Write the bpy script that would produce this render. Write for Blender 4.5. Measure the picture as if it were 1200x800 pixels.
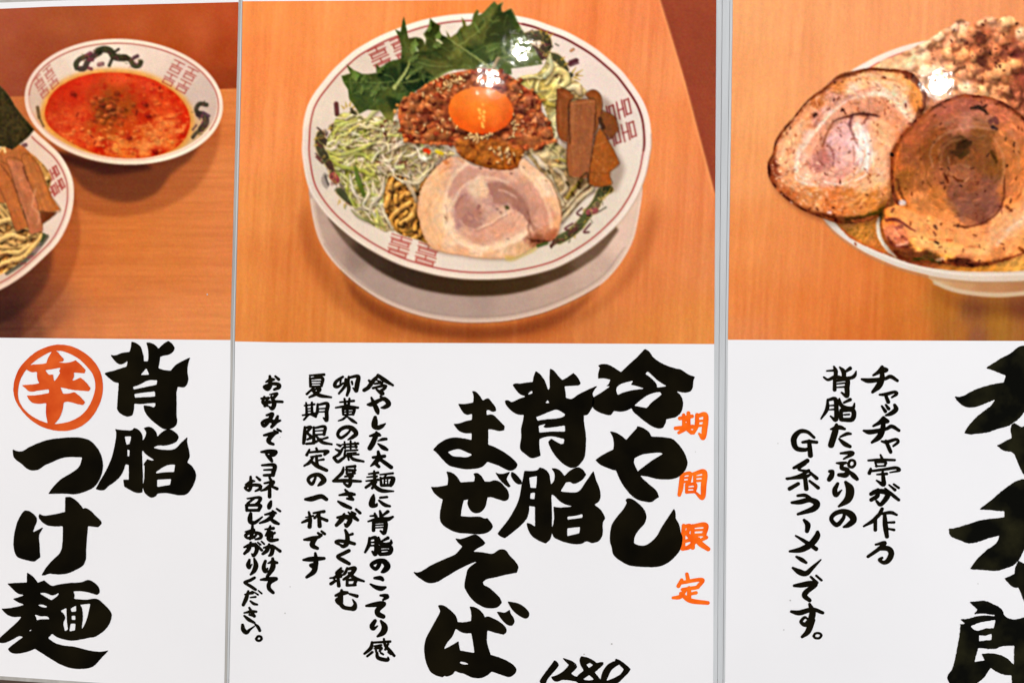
# Three laminated noodle-shop menu posters side by side on a wall, seen square on from arm's length.
import bpy, math
import numpy as np

SC = bpy.context.scene
for o in list(bpy.data.objects): bpy.data.objects.remove(o)
S = 0.000375                                        # metres per photograph pixel on the wall
def W(x, y, d=0.): return ((x-600)*S, -d, (400-y)*S)
PRINT_D = 0.00045

# ---------------------------------------------------------------- camera
cam = bpy.data.cameras.new('camera'); cam.lens = 35; cam.sensor_width = 36; cam.clip_start = .01; cam.clip_end = 50
co = bpy.data.objects.new('camera', cam); SC.collection.objects.link(co)
co.location = (0, -PRINT_D-1200*S*35/36, 0); co.rotation_euler = (math.pi/2, 0, 0)
SC.camera = co
# ---------------------------------------------------------------- room light
wd = bpy.data.worlds.new('World'); SC.world = wd; wd.use_nodes = True
wd.node_tree.nodes['Background'].inputs[0].default_value = (.9, .93, 1, 1)
wd.node_tree.nodes['Background'].inputs[1].default_value = .03
def area(name, loc, tgt, size, power, col):
    l = bpy.data.lights.new(name, 'AREA'); l.shape = 'RECTANGLE'; l.size = size[0]; l.size_y = size[1]; l.energy = power; l.color = col
    o = bpy.data.objects.new(name, l); SC.collection.objects.link(o); o.location = loc
    d = np.array(tgt)-np.array(loc)
    import mathutils
    o.rotation_euler = mathutils.Vector(d).to_track_quat('-Z', 'Y').to_euler()
area('cool_side_fill', (1.75, -1.35, .35), (0.02, 0, 0), (.7, 1.4), 54, (.93, .955, 1))  # cool and warm side area lamps, added for even light over the posters
area('warm_side_fill', (-1.8, -1.35, .45), (-.02, 0, 0), (.7, 1.4), 49, (1, .95, .91))
def bulb(name, px, py, dist, power, r, col=(1, .95, .86)):
    """a small ceiling lamp whose mirror image in the lamination falls near photo pixel px, py"""
    k = 1+dist/(1200*S*35/36); x, _, z = W(px, py)
    l = bpy.data.lights.new(name, 'POINT'); l.energy = power; l.shadow_soft_size = r; l.color = col
    o = bpy.data.objects.new(name, l); SC.collection.objects.link(o); o.location = (x*k, -dist, z*k)
bulb('ceiling_lamp', 574, 95, 2.0, 1.7, .011); bulb('ceiling_lamp', 610, 61, 2.0, 1.7, .011); bulb('ceiling_lamp', 1100, 98, 2.0, 2.6, .019)
SC.view_settings.view_transform = 'Standard'; SC.view_settings.look = 'None'
SC.view_settings.exposure = 0; SC.view_settings.gamma = 1; SC.view_settings.use_curve_mapping = False
INK_GAIN = 0.93
# ---------------------------------------------------------------- drawing helpers (plain numpy)
def catmull(pts, step=1.0, closed=False):
    P = np.asarray(pts, float)
    n = len(P)
    if n < 3 and not closed:
        m = max(2, int(np.hypot(*(P[1, :2]-P[0, :2]))/step)+1)
        t = np.linspace(0, 1, m)[:, None]
        return P[0]*(1-t)+P[1]*t
    out = []
    for i in range(n if closed else n-1):
        p1 = P[i]; p2 = P[(i+1) % n]
        p0 = P[i-1] if (closed or i > 0) else 2*p1-p2
        p3 = P[(i+2) % n] if (closed or i < n-2) else 2*p2-p1
        m = max(1, int(np.hypot(*(p2-p1)[:2])/step))
        t = (np.arange(m)/m)[:, None]
        out.append(.5*(2*p1+(p2-p0)*t+(2*p0-5*p1+4*p2-p3)*t*t+(3*p1-p0-3*p2+p3)*t**3))
    if not closed: out.append(P[-1:])
    return np.concatenate(out)

def soften(pts, lim=52, k=4):
    """closed outline: rounds gentle turns, keeps sharp corners"""
    P = np.asarray(pts, float); n = len(P); T = np.zeros((n, 2))
    a = P-np.roll(P, 1, 0); b = np.roll(P, -1, 0)-P
    ang = np.degrees(np.abs((np.arctan2(b[:, 1], b[:, 0])-np.arctan2(a[:, 1], a[:, 0])+np.pi) % (2*np.pi)-np.pi))
    sharp = ang > lim
    out = []
    for i in range(n):
        j = (i+1) % n; d = P[j]-P[i]; L = np.hypot(*d)+1e-9
        def tang(q):
            if sharp[q]: return d*1.0
            u = a[q]/(np.hypot(*a[q])+1e-9)+b[q]/(np.hypot(*b[q])+1e-9)
            return u/(np.hypot(*u)+1e-9)*L
        t0, t1 = tang(i), tang(j)
        for s in np.arange(k)/k:
            out.append(P[i]*(2*s**3-3*s*s+1)+t0*(s**3-2*s*s+s)+P[j]*(3*s*s-2*s**3)+t1*(s**3-s*s))
    return np.array(out)

def coverage(pts, x0, y0, w, h, sub=4):
    """anti-aliased fill of a closed outline on a w*h grid of unit cells centred on (x0+i, y0+j)"""
    P = np.asarray(pts, float); Q = np.roll(P, -1, 0)
    C = np.zeros((h, w)); xs = np.arange(w)+x0-.5
    for j in range(h):
        for s in range(sub):
            y = y0+j-.5+(s+.5)/sub
            m = (P[:, 1] <= y) != (Q[:, 1] <= y)
            if not m.any(): continue
            p, q = P[m], Q[m]
            X = np.sort(p[:, 0]+(y-p[:, 1])/(q[:, 1]-p[:, 1])*(q[:, 0]-p[:, 0]))
            for k in range(0, len(X)-1, 2):
                C[j] += np.clip(X[k+1]-xs, 0, 1)-np.clip(X[k]-xs, 0, 1)
    return np.clip(C/sub, 0, 1)

def seg_field(S, GX, GY):
    """distance to a sampled path S (x, y, halfwidth): d-halfwidth, signed cross coord, along 0..1, how far the side faces the light"""
    best = np.full(GX.shape, 1e9); U = np.zeros(GX.shape); T = np.zeros(GX.shape); B = np.zeros(GX.shape)
    for k in range(len(S)-1):
        ax, ay, aw = S[k][:3]; bx, by, bw = S[k+1][:3]
        dx, dy = bx-ax, by-ay; L2 = dx*dx+dy*dy+1e-9
        t = np.clip(((GX-ax)*dx+(GY-ay)*dy)/L2, 0, 1)
        ex, ey = GX-ax-t*dx, GY-ay-t*dy
        d = np.hypot(ex, ey); hw = aw+(bw-aw)*t; f = d-hw
        m = f < best
        best[m] = f[m]; hm = np.maximum(hw, .3)
        U[m] = (np.sign(dx*ey-dy*ex)*d/hm)[m]; T[m] = ((k+t)/(len(S)-1))[m]; B[m] = ((-.42*ex-.9*ey)/hm)[m]
    return best, U, T, B

def vnoise(x, y, seed):
    """value noise in -1..1 at float coords"""
    n = 256
    g = np.random.RandomState(seed).rand(n, n)*2-1
    xi = np.floor(x).astype(int); yi = np.floor(y).astype(int)
    fx = x-xi; fy = y-yi; fx = fx*fx*(3-2*fx); fy = fy*fy*(3-2*fy)
    a = g[yi % n, xi % n]; b = g[yi % n, (xi+1) % n]; c = g[(yi+1) % n, xi % n]; d = g[(yi+1) % n, (xi+1) % n]
    return (a*(1-fx)+b*fx)*(1-fy)+(c*(1-fx)+d*fx)*fy

def fbm(x, y, seed, octv=4, gain=.5):
    s = 0; a = 1; tot = 0
    for o in range(octv):
        s = s+a*vnoise(x*2**o+17.3*o, y*2**o+5.1*o, seed+o); tot += a; a *= gain
    return s/tot

def gblur(a, s):
    r = int(math.ceil(s*3)); k = np.exp(-.5*(np.arange(-r, r+1)/s)**2); k /= k.sum()
    for ax in (0, 1):
        pad = [(0, 0)]*a.ndim; pad[ax] = (r, r)
        b = np.pad(a, pad, mode='edge'); o = 0
        for i, w in enumerate(k):
            sl = [slice(None)]*a.ndim; sl[ax] = slice(i, i+a.shape[ax]); o = o+w*b[tuple(sl)]
        a = o
    return a

def idw(cp, GX, GY, p=1.6, e=25.):
    W = 0; C = 0
    for x, y, r, g, b in cp:
        w = 1/((GX-x)**2+(GY-y)**2+e)**p
        W = W+w; C = C+w[..., None]*np.array([r, g, b], float)
    return C/W[..., None]

def march(Fv, x0, y0, st):
    """mesh of the region Fv>0 on a grid (marching squares): returns verts (x, y) and faces"""
    h, w = Fv.shape; Fv = np.where(np.abs(Fv) < 1e-4, 1e-4, Fv); I = Fv > 0
    vid = {}; V = []; faces = []
    def gv(j, i):
        k = (j, i, 0)
        if k not in vid: vid[k] = len(V); V.append((x0+i*st, y0+j*st))
        return vid[k]
    def ev(j, i, ax):
        k = (j, i, ax)
        if k not in vid:
            a = Fv[j, i]; b = Fv[j, i+1] if ax == 1 else Fv[j+1, i]; t = a/(a-b)
            vid[k] = len(V); V.append((x0+(i+(t if ax == 1 else 0))*st, y0+(j+(t if ax == 2 else 0))*st))
        return vid[k]
    cnt = I[:-1, :-1].astype(int)+I[1:, :-1]+I[:-1, 1:]+I[1:, 1:]
    for j, i in zip(*np.nonzero(cnt)):
        if cnt[j, i] == 4:
            faces.append((gv(j, i), gv(j, i+1), gv(j+1, i+1), gv(j+1, i)))
            continue
        cs = ((j, i), (j, i+1), (j+1, i+1), (j+1, i)); es = ((j, i, 1), (j, i+1, 2), (j+1, i, 1), (j, i, 2))
        f = []
        for k in range(4):
            if I[cs[k]]: f.append(gv(*cs[k]))
            if I[cs[k]] != I[cs[(k+1) % 4]]: f.append(ev(*es[k]))
        if len(f) > 2: faces.append(tuple(f))
    return V, faces

def glyph_mesh(items, st=.55, rough=.22, seed=0, small=False):
    """ink outline(s) or strokes of ONE character -> mesh in photo pixels"""
    polys = []; paths = []
    fr, s = items
    ox, oy, k = FR[fr]
    if small:
        ns = s.count(';')+1; gain = 1.75 if fr.isupper() else 1.14 if ns >= 9 else 1.24 if ns >= 6 else 1.38
        for stx in s.split(';'):
            P = [[float(v) for v in p.split(',')] for p in stx.split()]
            P = np.array([[ox+p[0]/k, oy+p[1]/k, max(4 if not fr == 'Z' else 2, 16+(p[2]-16)*1.2 if fr != 'Z' else p[2])/k/2*gain+.1] for p in P])
            if len(P) > 1:                                   # a pressed tip at the start of a stroke
                P[0, :2] -= (P[1, :2]-P[0, :2])/(np.hypot(*(P[1, :2]-P[0, :2]))+1e-6)*.3
            paths.append(catmull(P, .9))
        A = np.concatenate(paths); m = A[:, 2].max()+2
    else:
        for q in s.split('|'):
            hole = q[0] == '-' and not q[1].isdigit() or (q[0] == '-' and len(polys) > 0)
            if hole: q = q[1:]
            P = np.array([[float(v) for v in p.split(',')] for p in q.split()])
            polys.append((hole, soften(np.c_[ox+P[:, 0]/k, oy+P[:, 1]/k])))
        A = np.concatenate([p for _, p in polys]); m = 2
    x0, y0 = A[:, 0].min()-m, A[:, 1].min()-m
    w = int((A[:, 0].max()+m-x0)/st)+2; h = int((A[:, 1].max()+m-y0)/st)+2
    GX, GY = np.meshgrid(x0+np.arange(w)*st, y0+np.arange(h)*st)
    if small:
        D = np.full(GX.shape, 1e9)
        for S in paths: D = np.minimum(D, seg_field(S, GX, GY)[0])
        Fv = -D+.10
    else:
        C = np.zeros(GX.shape)
        for hole, p in polys:
            c = coverage((p-[x0, y0])/st, 0, 0, w, h)
            C = np.minimum(C, 1-c) if hole else np.maximum(C, c)
        Fv = (C-.5)*st
        Fv = gblur(Fv, .9)
    n = fbm(GX*.45, GY*.45, 900+seed, 3)
    Fv = Fv+rough*n*(.6 if small else .45)*np.clip(1-np.abs(Fv)*2, 0, 1)
    return march(Fv, x0, y0, st)
# ---------------------------------------------------------------- lettering data
# every brush character: zoomed tracing frames (origin x, origin y, scale), outlines '|'-separated, holes start with '-'
FR = dict(A=(680,400,5.7125),B=(680,530,5.7125),C=(590,420,6.154),D=(590,530,6.154),E=(490,440,7.269),F=(490,530,7.269),
  G=(480,620,8),H=(480,690,7.275),I=(0,390,6.154),J=(110,390,7.269),K=(110,490,7.269),L=(0,500,8),M=(0,580,8),N=(0,660,5.714),
  P=(620,750,8.571),Q=(1100,390,5.71),R=(1100,520,4.44),S=(1100,680,6.67),Z=(780,470,3.2),
  a=(380,430,6.956),b=(380,540,6.667),c=(380,650,6.154),d=(340,430,6.667),e=(340,545,5.926),f=(280,430,6.4),g=(270,545,6.957),h=(270,650,6.957),
  i=(1000,420,6.4),j=(1000,540,6.4),k=(910,420,7.27),l=(910,500,6.154),m=(910,625,5.926))
BIG = {
 'center': [
 [('A','432,48 462,68 488,105 560,152 640,180 672,186 700,205 735,225 768,235 758,262 752,310 735,335 700,342 640,332 668,355 688,400 686,440 672,478 640,505 600,515 575,520 572,545 562,560 555,575 530,582 490,572 440,540 390,500 350,462 345,445 310,462 270,470 225,465 205,492 185,492 165,488 120,470 95,455 80,430 85,375 150,335 200,300 160,297 185,290 202,255 160,247 118,248 122,205 132,175 118,160 150,150 180,152 215,168 250,190 272,205 330,150 390,95|-435,215 452,200 480,225 520,262 580,300 555,302 515,308 510,285 480,250|-240,320 262,290 300,275 355,262 338,290 375,297 430,315 350,325 290,340 250,358|-360,430 400,395 450,360 500,342 535,338 545,352 520,375 480,405 445,445 400,436'),
  ('B','195,-143 225,-138 262,-122 308,-86 380,-165 378,-175 395,-175 430,-160 460,-137 476,-108 560,-103 620,-90 655,-58 690,-12 712,40 718,70 705,115 680,145 655,165 610,178 560,180 510,176 450,160 405,152 388,122 440,82 500,40 555,8 540,2 480,4 410,15 362,38 360,65 375,105 410,165 460,210 510,255 528,297 505,312 480,330 430,328 370,308 310,250 265,180 240,120 225,118 180,102 135,82 100,50 150,15 222,-22 225,-60 215,-110'),
  ('B','318,305 350,312 390,340 430,385 443,430 430,475 390,520 362,570 360,605 385,618 430,620 470,600 510,560 550,490 590,430 628,372 638,400 640,440 662,480 672,530 685,570 668,650 640,690 590,735 530,762 450,766 380,762 330,755 270,725 220,680 212,640 200,600 200,540 212,480 250,425 290,375 312,335 302,318')],
 [('C','232,88 262,110 295,155 312,195 322,228 330,220 332,150 335,70 365,88 400,130 425,155 460,135 505,103 535,135 557,178 545,192 510,195 440,200 448,245 450,282 490,290 540,258 600,228 682,192 660,220 643,255 650,278 655,320 640,350 628,372 605,405 580,408 580,450 595,560 592,660 585,710 560,750 530,780 490,787 440,765 395,725 350,665 330,625 322,600 345,575 385,600 415,615 435,612 440,580 400,570 350,560 300,565 260,580 258,620 268,700 235,712 205,718 160,690 122,655 120,620 128,570 128,500 140,450 148,405 110,405 85,395 50,370 20,335 8,305 25,298 60,312 110,290 160,272 120,258 90,225 65,190 80,180 120,180 170,172 212,168 218,130|-172,262 190,240 208,232 210,250|-300,322 318,298 333,320|-235,422 290,400 340,380 380,368 445,400 440,412 400,428 320,436 245,446|-253,485 285,475 310,468 285,490 300,498 350,495 443,482 445,525 350,525 258,532'),
  ('D','150,130 200,132 245,125 262,105 300,120 330,155 338,200 345,260 347,340 350,450 348,560 340,620 305,655 255,635 205,600 180,560 165,505 190,510 228,532 228,390 185,385 183,430 165,480 120,530 60,580 11,618 -20,605 -44,585 -30,565 30,490 62,440 110,340 130,240 140,190|-185,180 243,168 235,255 195,252|-195,292 228,288 225,335 192,332|345,112 380,115 410,130 440,168 480,130 540,105 570,120 597,158 575,190 545,212 505,225 480,212 450,215 435,240 412,280 470,285 540,280 590,215 650,130 665,190 690,250 700,310 690,350 655,375 700,410 725,450 735,475 718,500 715,590 690,635 640,652 600,640 560,658 480,655 400,630 360,605 352,560 365,480 360,388 400,395 450,392 510,388 450,375 400,345 365,310 345,300 340,240 365,200 368,150|-460,462 520,455 570,443 570,468 520,475 462,482|-460,545 553,535 548,580 460,602')],
 [('E','458,130 485,132 520,165 552,212 580,195 600,192 635,235 660,270 665,300 635,308 600,292 582,295 583,335 632,330 680,370 738,430 733,465 695,472 640,460 598,455 597,585 660,610 740,655 800,700 835,735 845,752 838,780 800,808 760,803 690,768 590,733 545,776 480,792 400,796 330,784 260,762 210,715 150,650 125,632 148,605 180,575 240,540 310,525 400,535 455,548 458,490 400,490 355,475 325,445 300,410 350,405 400,388 458,375 460,325 415,333 390,320 365,285 338,238 390,240 470,228 470,160|-252,650 300,632 350,625 400,645 462,672 420,692 360,690 295,682'),
  ('F','240,160 275,165 310,185 340,215 360,253 420,248 478,245 482,205 470,178 500,172 535,195 555,225 568,245 615,245 645,235 690,245 730,280 765,325 775,365 768,395 740,412 690,400 630,382 590,380 582,430 565,475 535,505 500,517 460,505 430,465 420,430 428,398 390,405 375,460 362,540 450,545 530,545 572,560 588,555 625,600 638,630 620,660 580,685 520,695 430,690 330,680 250,645 195,595 185,550 190,490 210,400 170,375 130,335 108,290 140,292 200,285 250,275 255,215|655,165 690,180 740,175 785,160 770,190 755,225 765,250 790,285 772,298 740,275 700,235 672,195|795,160 830,180 865,220 885,250 880,270 850,270 815,240 790,195'),
  ('G','425,80 470,88 540,70 618,45 670,80 712,125 695,145 640,175 597,207 680,212 780,225 820,200 850,185 895,190 940,245 1000,310 1020,350 1005,405 900,425 800,450 720,468 688,490 695,515 740,540 800,590 850,645 865,685 840,715 815,732 720,735 650,705 590,660 540,590 515,540 528,440 545,375 590,330 670,285 560,325 440,385 330,450 245,497 170,500 100,460 55,425 32,393 75,402 200,335 330,275 430,230 495,158 455,125'),
  ('H','240,138 262,132 300,142 345,175 390,220 405,255 410,278 460,280 525,268 525,200 510,143 550,150 590,170 625,205 642,238 660,230 720,250 780,285 825,335 825,365 800,387 730,370 662,350 660,450 690,555 780,585 860,625 900,660 912,690 895,720 850,748 800,735 700,700 660,735 600,757 530,750 460,718 420,710 388,695 365,725 315,745 300,735 280,750 230,735 185,710 165,680 135,600 125,520 135,430 180,340 230,250 260,185|-392,335 440,365 480,375 527,373 540,450 553,540 490,530 430,520 422,480 418,438 370,470 290,512 320,455 365,400|-430,615 470,622 515,640 470,640 430,630|742,190 775,192 810,198 835,185 855,172 862,205 890,250 895,280 875,310 850,310 810,285 775,245|835,103 880,108 940,125 990,160 1020,205 1015,235 990,250 950,235 900,200 865,160')]],
 'left': [
 [('J','320,72 360,85 400,120 415,165 425,205 425,240 460,240 465,200 460,130 445,80 490,85 525,105 550,135 590,95 635,65 670,95 690,130 675,160 640,185 590,195 565,205 560,250 548,300 600,315 655,320 700,270 760,235 825,205 810,240 800,290 798,340 805,390 795,435 770,462 715,458 705,500 705,600 705,700 708,770 695,792 650,817 600,819 540,782 470,720 435,670 422,615 470,620 510,632 523,620 523,595 460,600 400,605 345,602 340,660 330,700 290,712 240,695 200,655 200,610 207,500 212,425 180,420 130,385 90,345 110,335 170,320 230,300 280,285 290,235 265,255 225,268 190,250 160,215 140,185 180,190 240,170 305,160 315,120|-398,357 425,325 447,300 472,355|-333,460 390,440 460,405 540,402 535,440 460,455 390,470 340,480|-345,520 420,508 520,498 523,540 440,545 350,550'),
  ('K','178,88 215,95 270,100 325,98 345,78 385,100 412,140 415,200 412,300 415,400 418,500 415,630 370,635 310,610 258,580 250,520 298,520 298,395 270,390 255,440 220,500 170,545 120,580 90,608 50,612 15,600 45,545 100,450 150,340 175,240 190,120|-262,155 320,152 305,215 278,225|-285,265 305,270 303,320 285,325|422,82 470,70 510,90 535,125 540,155 590,110 635,90 680,108 715,140 722,165 700,200 640,225 590,232 560,230 535,235 505,250 560,262 690,258 740,210 798,155 795,200 810,270 815,330 795,375 835,405 872,480 860,540 830,600 790,645 740,655 645,640 600,635 540,640 530,660 490,675 455,655 425,620 430,500 432,400 420,395 440,365 455,345 480,355 520,358 470,325 425,285 412,260 415,200 440,150 445,115|-530,455 600,410 640,395 693,393 683,455 600,458 530,468|-538,522 660,515 650,565 540,582')],
 [('L','118,208 150,222 205,228 270,190 360,150 460,118 560,105 660,97 760,100 840,125 900,180 945,255 965,340 960,420 930,500 880,565 800,605 710,630 600,625 450,628 500,560 570,490 660,435 730,385 755,345 770,285 700,282 620,285 570,295 490,330 420,360 360,400 320,408 270,400 200,345 130,285'),
  ('M','232,140 270,145 320,180 345,215 342,260 325,295 308,348 350,325 408,295 390,330 368,370 372,470 378,580 345,605 325,620 260,610 200,595 155,570 128,480 135,360 165,245 205,170|612,15 660,15 710,45 755,90 780,125 800,118 850,145 900,195 950,245 955,265 920,300 880,295 825,290 815,400 808,520 805,600 780,655 720,695 640,730 560,742 500,738 460,735 420,750 388,750 430,680 490,610 560,540 578,500 588,400 590,290 510,292 440,280 395,250 362,200 370,172 410,190 480,182 610,155'),
  ('N','180,58 215,80 245,115 252,128 295,110 350,148 385,140 450,130 550,122 590,108 630,125 665,165 668,195 650,210 600,195 550,185 490,185 500,210 495,235 580,240 650,235 700,275 748,335 742,380 715,430 670,470 630,492 600,495 540,508 480,515 420,505 370,485 350,468 322,498 370,530 420,545 500,555 600,580 680,588 730,578 680,630 620,690 560,703 480,700 400,672 330,630 235,570 180,590 110,602 70,592 52,570 100,530 155,490 130,485 80,510 30,530 0,530 -20,520 0,495 60,440 120,385 145,355 80,355 40,335 8,300 50,298 100,290 165,275 120,258 85,235 120,225 165,210 120,200 85,170 48,132 100,128 180,125|-265,198 300,195 350,212 385,200 395,190 390,208 345,245 310,225|-250,275 290,275 322,290 290,292|-228,340 250,345 270,352 320,355 332,372 300,370 270,372 245,378 240,355|-192,450 215,435 205,452|-405,315 445,297 448,380 455,440 435,452 425,395 438,360 430,340|-473,300 510,280 510,318 478,322|-480,350 505,347 505,375 480,375|-472,402 505,402 503,445 465,452|-535,275 605,268 590,340 570,400 545,445 555,360 548,295')]],
 'stamp': [
 [('I','355,95 400,85 460,85 520,97 590,130 650,175 700,235 730,300 743,380 735,460 705,540 655,615 590,670 520,698 450,707 360,695 280,665 210,615 150,550 110,480 97,420 105,340 140,255 200,185 270,130|-372,135 300,170 225,225 190,265 155,320 132,400 135,480 175,550 240,605 320,642 380,655 450,650 520,630 590,590 640,530 672,460 688,380 670,300 620,235 560,180 490,145 440,130 410,130'),
  ('I','375,132 405,130 435,160 462,190 455,205 400,212 470,215 510,210 545,195 580,225 618,268 610,292 570,288 530,285 535,310 520,345 550,335 580,320 620,355 655,400 640,420 580,415 535,412 500,405 435,391 455,437 500,435 535,425 575,455 615,500 600,520 550,510 490,495 460,500 450,560 420,625 380,660 345,655 332,580 335,505 280,510 230,500 190,450 260,448 355,432 355,405 280,415 215,422 180,395 157,375 240,370 285,362 270,330 268,280 225,282 190,262 220,232 290,225 335,218 345,185|-325,268 370,262 440,250 425,275 435,285 415,320 392,350 385,320 385,300 350,300')]],
 'price': [
 [('P','255,195 285,215 300,245 270,290 225,340 185,390 165,440 120,440 105,405 140,350 200,270'),
  ('P','333,172 380,185 430,205 470,235 482,265 465,290 420,330 460,355 485,360 470,412 420,402 340,395 265,412 235,390 222,362 280,345 350,300 400,245 365,210'),
  ('P','520,155 590,170 650,200 680,225 720,215 748,215 745,240 710,275 660,318 690,355 720,400 715,450 660,470 560,460 490,425 460,400 480,360 550,300 520,250 508,195|-575,240 610,225 645,245 600,275|-540,390 605,345 655,392 600,398'),
  ('P','870,180 910,195 960,230 1022,285 1000,320 950,370 900,420 830,455 750,462 722,430 720,380 740,310 790,240 850,205 862,210|-905,240 952,290 920,335 860,370 775,405 800,350 830,295')]],
 'right': [
 [('Q','315,235 400,180 480,135 558,85 620,100 660,150 620,230 600,270 680,250 760,290 740,340 600,360 600,450 575,525 540,570 505,598 470,620 400,640 330,665 270,672 210,678 170,670 200,620 250,565 310,515 345,490 380,445 340,460 250,495 180,495 130,460 105,425 150,425 230,385 330,350 435,330 450,285 400,265 360,250'),
  ('R','392,-111 430,-88 480,-110 520,-80 500,-10 470,20 480,150 460,175 440,155 415,105 385,45 340,35 302,8 340,-12 380,-32 377,-95'),
  ('R','430,183 470,190 510,250 480,300 560,290 580,340 490,370 470,450 445,545 415,605 390,630 360,642 310,658 230,655 162,650 190,610 250,550 300,515 318,475 260,490 160,517 110,500 60,475 52,440 75,438 140,420 220,395 300,385 342,380 342,350 280,345 210,340 270,295 340,235'),
  ('R','415,605 440,620 500,590 540,640 490,720 480,820 450,830 430,780 415,745 400,748 370,730 340,698 395,675 400,640'),
  ('S','240,165 300,160 360,155 420,180 480,210 505,240 510,265 575,300 667,285 760,260 820,330 780,420 820,520 740,640 720,780 700,850 575,850 570,740 520,735 460,715 405,680 380,720 350,760 300,800 240,850 120,850 70,770 70,740 100,700 130,600 150,500 165,400 170,345 160,340 210,335 190,320 165,300 220,297 300,277 360,270 440,276 440,268 340,257 275,262 302,225 270,195|-248,355 330,325 445,305 432,370 370,372 290,388|-315,425 360,430 415,412 412,462 360,465 315,473|-310,525 450,530 480,515 590,508 588,655 540,610 470,575 380,565 335,572 360,620 320,628 278,632')]],
}
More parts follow.
